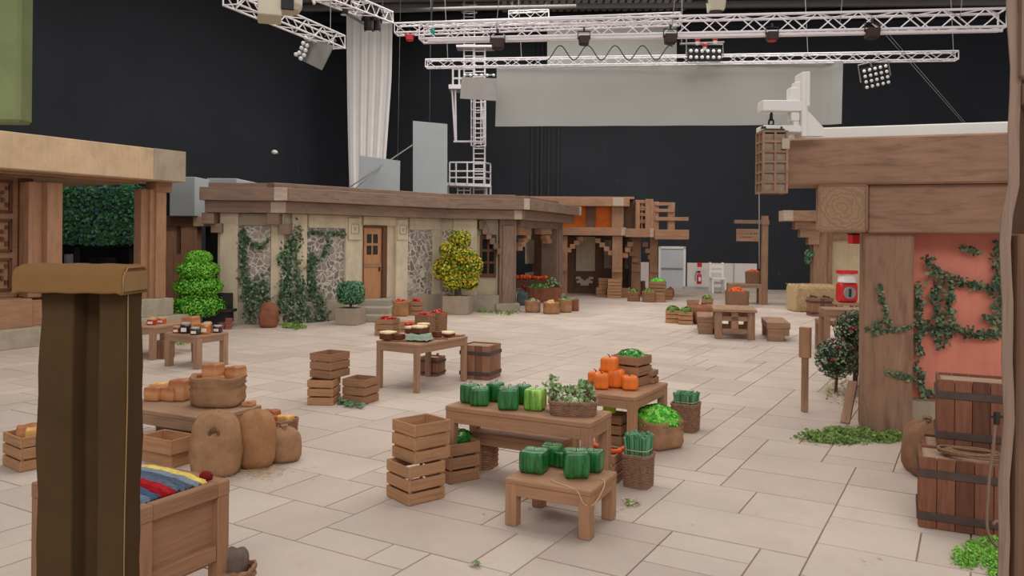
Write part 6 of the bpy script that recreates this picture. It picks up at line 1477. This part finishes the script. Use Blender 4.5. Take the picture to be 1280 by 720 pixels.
t, l, a = tub(1042, 396, 4, .72, .6, .62, 'dark planked box in front of the hay bales', mat='tub'); m = MB(); m.box(-.24, -.18, -.3, .3, .62, .67); m.box(.18, .24, -.3, .3, .62, .67); m.build('handle_bar', M_['hoop'], t)
tub(1049, 398, 8, .34, .3, .30, 'small dark box right of the planked box', mat='tub', hoops=0, group=None)
def dispenser():
    l = G(1058, 401); Y = l.y; p = lambda x, y: P(x, y, Y)-l; t = thing('dispenser_stand', 'small wooden stand under the red dispenser', 'stand', l); z = p(1058, 378).z
    m = MB(); m.box(-.34, .34, -.3, .3, z-.08, z); m.build('tabletop', M_['table'], t, bevel=.01)
    for sx in (-1, 1):
        for sy in (-1, 1): m = MB(); m.box(sx*.26-.05, sx*.26+.05, sy*.22-.05, sy*.22+.05, 0, z-.08); m.build('leg', M_['table'], t)
    d = thing('candy_dispenser', 'red and white vending globe with grey dial on a wooden stand', 'dispenser', l+Vector((0, 0, z))); h = p(1058, 353).z-z
    m = MB(); rounded(m, .58, .4, h, 8, 7); m.build('red_base', M_['redp'], d, smooth=True)
    m = MB(); m.rings([(0, .19), (.03, .2), (.05, .17)], 24); 
    m.v = [(x, -.2-z_, y+h*.5) for x, y, z_ in m.v]; m.build('dial', M_['silver'], d)
    m = MB(); m.box(-.03, .03, -.29, -.24, h*.3, h*.7); m.build('coin_slot', M_['iron'], d)
    h2 = p(1058, 342).z-z; m = MB(); m.rings([(h, .25), (h+.04, .26), (h2, .21)], 24, pw=3); m.build('globe', M_['white'], d, smooth=False)
    h3 = p(1058, 338).z-z; m = MB(); m.rings([(h2, .3), (h3, .3)], 24, pw=3); m.build('lid', M_['redp'], d)
dispenser()
table(1078, 402, .72, .9, .6, 10, 'small timber table by the flowering bushes left of the big column', 'hutwood', .12, .06, .05)
loc, a = table(1095, 388, 1.08, 1.0, .7, 10, 'higher timber counter half hidden behind the big column', 'hutwood', .1, .14, .05)
# extinguisher, white chair, on the back wall
e = P(874, 346, 40.6); t = thing('fire_extinguisher', 'red fire extinguisher on the white part of the back wall', 'extinguisher', (e.x, e.y, P(874, 355, 40.6).z))
m = MB(); m.rings([(0, .1), (.03, .12), (.45, .12), (.54, .05), (.6, .04)], 16); m.build('cylinder_body', M_['redp'], t, smooth=True); m = MB(); m.tube([(0, 0, .6), (-.14, -.03, .62), (-.22, -.05, .4), (-.2, -.05, .15)], .022, 6); m.build('hose', M_['black'], t, smooth=True); m = MB(); m.box(-.1, .06, -.03, .03, .58, .66); m.build('handle', M_['black'], t); m = MB(); m.box(-.06, .06, -.125, -.11, .15, .35); m.build('paper_label', M_['white'], t)
m = MB(); q = P(874.5, 331, 40.9); m.box(q.x-.12, q.x+.12, q.y, q.y+.03, q.z-.12, q.z+.12); o = m.build('safety_sign', M_['redp']); tag(o, 'small red square sign above the fire extinguisher', 'sign')
def chair():
    l = G(895, 366); Y = l.y; t = thing('white_chair', 'white slatted high frame like a tall chair before the white dado', 'chair', l); p = lambda y: P(895, y, Y).z; w = .30
    for sx in (-1, 1):
        m = MB(); m.box(sx*w-.05, sx*w+.05, -.05, .05, 0, p(328)); m.build('leg', M_['white'], t, bevel=.01)
        m = MB(); m.box(sx*w-.05, sx*w+.05, -.6, -.5, 0, p(347)); m.build('leg', M_['white'], t, bevel=.01)
    m = MB()
    for y0, y1 in ((331, 335), (338, 341), (352, 355)): m.box(-w, w, -.03, .03, p(y1), p(y0))
    m.build('slat', M_['white'], t, bevel=.008); m = MB(); m.box(-w-.03, w+.03, -.62, .05, p(349), p(346.5)); m.build('seat', M_['white'], t, bevel=.01)
chair()
# orange root tubs beside the sign post
def heap(px, py, w, h, label, kind, item, lab2, grp, n=12, z=0, mat=None, r_=.07, deg=10): return fruit(kind, px, py, w, h, label, lab2, grp, n, mat, deg, item, z, r_)
table(953, 355.5, .80, 1.3, .8, 10, 'grey brown table behind the sign post carrying a tub of orange roots', 'table', .12, .06, .1)
heap(941, 354.8, .56, .46, 'tub of orange roots on the table by the sign post', 'basket', 'carrot', 'orange root in the tub on the table by the sign post', 'roots on the table', 14, .80, 'wickerdk', .07)
heap(921, 384, .85, .58, 'wide low basket of orange roots left of the sign post', 'basket', 'carrot', 'orange root in the wide basket left of the sign post', 'roots in the wide basket', 22, 0, 'wickerdk', .08)
# crates of greens left of the timber table
def greencrate(px, py, w, h, label, lab2, mat='crate', gm='grass', kind='crate', d=None, n=160, z=0, deg=14):
    l = at_foot(px, py, w/2); l.z = z
    if kind == 'crate': crate(l, R(-deg), w, d or w*.8, h, label, mat)
    else: basket(l, R(-deg), w, d or w*.8, h, label, 8, 'wicker', n=30)
    if lab2: greens(l+Vector((0, 0, h*.88)), R(-deg), w*.48, (d or w*.8)*.48, .17, n, .12, gm, lab2, 'leafy_greens')
greencrate(841, 404, .42, .38, 'left one of the crate pair with green tops before the blocky table', 'green tops in the left crate of the pair')
greencrate(857, 406, .42, .38, 'right one of the crate pair with green tops before the blocky table', 'green tops in the right crate of the pair')
greencrate(866, 390, .42, .40, 'dark crate behind the tied sack, close to the blocky table', None, 'cratedk'); greencrate(884, 389, .40, .42, 'dark crate with leaves right behind the tied sack', 'green tops in the dark crate behind the sack', 'cratedk')
l = at_foot(879, 406, .3); sack(l, .33, .62, 'tied brown sack beside the blocky timber table', 'burlapdk', True, seed=15)
# group before the far house
greencrate(792, 377, .48, .36, 'left low basket of pale greens before the balcony house', 'pale greens in the left low basket', kind='basket'); greencrate(811, 378, .52, .40, 'right low basket of greens before the balcony house', 'greens in the right low basket', kind='basket')
greencrate(822, 378, .62, .40, 'lower crate of the stack with bright greens, balcony house side', None, 'cratedk'); greencrate(822, 377, .66, .40, 'upper crate of the stack filled with bright greens', 'bright green lettuce heap on the far crate stack', 'cratedk', 'lettuce', z=.404, n=260)
greencrate(797, 368, .62, .58, 'tall basket behind the two low baskets of greens', None, kind='basket'); greencrate(836, 375, .3, .4, 'small crate right of the stack with bright greens', None, 'cratedk')
l = at_foot(838, 372, .2); sack(l, .16, .45, 'small dark sack behind the small crate near the white door', 'burlapdk', True, seed=33)
for k, (px, py, z, w, lab) in enumerate([(768, 373, 0, .6, 'bottom crate of the stack at the balcony house column'), (768, 373, .404, .58, 'upper crate of the stack at the balcony house column'), (751, 371, 0, .42, 'bottom crate of the left stack under the balcony house'), (753, 371, .404, .36, 'upper crate of the left stack under the balcony house'), (780, 372, 0, .4, 'low crate right of the balcony house column')]):
    l = at_foot(px, py, w/2); l.z = z; crate(l, R(-10+k*4), w, w*.8, .40, lab, 'crate' if k < 2 else 'cratedk')
m = MB(); m.box(-.34, .34, -.22, .22, 0, .012); o = m.build('crate_cover', M_['burlap'], bevel=.004); l = at_foot(768, 373, .3); o.location = (l.x, l.y, .81); tag(o, 'brown cloth folded over the stack at the balcony house column', 'cloth')
# orange markers by far wall: two small orange crates
p = G(806, 366); m = MB(); m.rings([(0, .18), (.05, .18), (.45, .05), (.5, .04)], 16); o = m.build('orange_cone', M_['burlap2'], smooth=False); o.location = (p.x, p.y+.5, 0); tag(o, 'small orange brown cone standing under the balcony by the wall', 'cone')
# porch vegetable stall
def porch_stall():
    l = G(680, 386); 
    loc, a = corner_place(702, 379, 0, 1.5, .9, 6); t = thing('stall_trough', 'round brown tub stall of vegetables under the porch', 'stall', loc, a)
    m = MB(); m.rings([(0, .62), (.1, .7), (.5, .74), (.6, .76), (.6, .70), (.5, .66)], 28, 1.0, .65, 3); m.build('tub_body', M_['burlapdk'], t, smooth=False)
    g1 = greens(loc+Vector((-.15, -.05, .56)), 0, .5, .3, .15, 260, .12, 'bok', 'pale leafy greens in the round stall under the porch', 'leafy_greens')
    g2 = greens(loc+Vector((.35, .05, .60)), 0, .35, .3, .36, 260, .12, 'beet', 'tall purple leafed greens at the right of the porch stall', 'beet_greens')
    tb = table(684, 350.8, .85, 1.4, .7, 6, 'table with orange peppers under the porch', 'hutdark', .1, .06, .25)
    for k in range(26):
        m = MB(); m.rings([(-.05, .03), (0, .075), (.06, .075), (.1, .03)], 10); o = m.build('orange_pepper', M_['carrot'], smooth=True); o.location = on(tb, -.7+rnd.random()*1.35, rnd.uniform(-.28, .2), .90+rnd.uniform(0, .06)); tag(o, 'orange red pepper in the heap on the porch table', 'pepper', 'peppers on the porch table')
    apples((loc.x-.75, loc.y-.05, .5), .1, .1, 5, .07, 'red tomato left of the pale greens in the porch stall', group='tomatoes in the porch stall', name='tomato', cat='tomato')
    m = MB(); rounded(m, .42, .4, .5, 8, 5); o = m.build('blue_grey_sack', plain('blue_grey_cloth', (86, 100, 98), .9, .2, 8), smooth=True); q = at_foot(653, 382, .2); o.location = q; tag(o, 'blue grey sack at the left of the porch stall', 'sack')
    for k, (px, py, r_, h_, mt, lab) in enumerate([(666, 391, .26, .40, 'burlap', 'grey burlap sack in front of the porch stall at the left'), (689, 393, .27, .38, 'burlap2', 'orange burlap sack of onions in front of the porch stall'), (706, 391, .24, .45, 'burlap', 'burlap sack with leaves right of the onion sack'), (717, 389, .18, .40, 'burlapdk', 'small brown sack at the right end of the porch stall')]):
        q = at_foot(px, py, r_); sack(q, r_, h_, lab, mt, open_=True, seed=50+k)
        if k == 1: apples((q.x, q.y, h_*.85), .15, .13, 9, .06, 'pale onion in the orange burlap sack', 'potato', group='onions in the sack', name='pale_onion', cat='onion')
        elif k != 3: greens(q+Vector((0, 0, h_*.82)), 0, r_*.8, r_*.8, .14, 120, .10, 'beet' if k == 0 else 'bok', ['grey green leaves in the left burlap sack of the porch stall', '', 'green and white leaves in the right burlap sack of the porch stall'][k], 'leafy_greens')
porch_stall()
# litter on the paving
m = MB()
for px, py, n, sx, sy in ((790, 630, 30, 12, 5), (560, 600, 8, 20, 10), (1190, 610, 16, 14, 10), (1180, 600, 10, 8, 6), (1090, 700, 6, 12, 5), (640, 640, 5, 60, 20), (870, 420, 10, 300, 25), (595, 707, 18, 7, 2), (760, 640, 14, 12, 6), (520, 410, 8, 100, 12), (900, 600, 8, 100, 40)):
    for _ in range(n): g_ = G(rnd.gauss(px, sx*.6), min(715, rnd.gauss(py, sy*.6))); m.leaf((g_.x, g_.y, .012), (rnd.uniform(-.3, .3), rnd.uniform(-.3, .3), 1), .035)
o = m.build('paving_litter', LV['litter']); tag(o, 'scraps of leaf and straw scattered over the paving', 'litter', None, 'stuff')
m = MB()
for px, py in ((788, 628), (783, 632), (795, 631), (700, 610), (690, 603), (768, 600), (595, 708), (640, 640)):
    for _ in range(4): g_ = G(px+rnd.uniform(-4, 4), py+rnd.uniform(-2, 2)); m.leaf((g_.x, g_.y, rnd.uniform(.012, .03)), (rnd.uniform(-.4, .4), rnd.uniform(-.4, .2), 1), .055)
o = m.build('vegetable_scraps', LV['grass']); tag(o, 'green vegetable scraps on the paving around the melon tables', 'leaves', None, 'stuff')
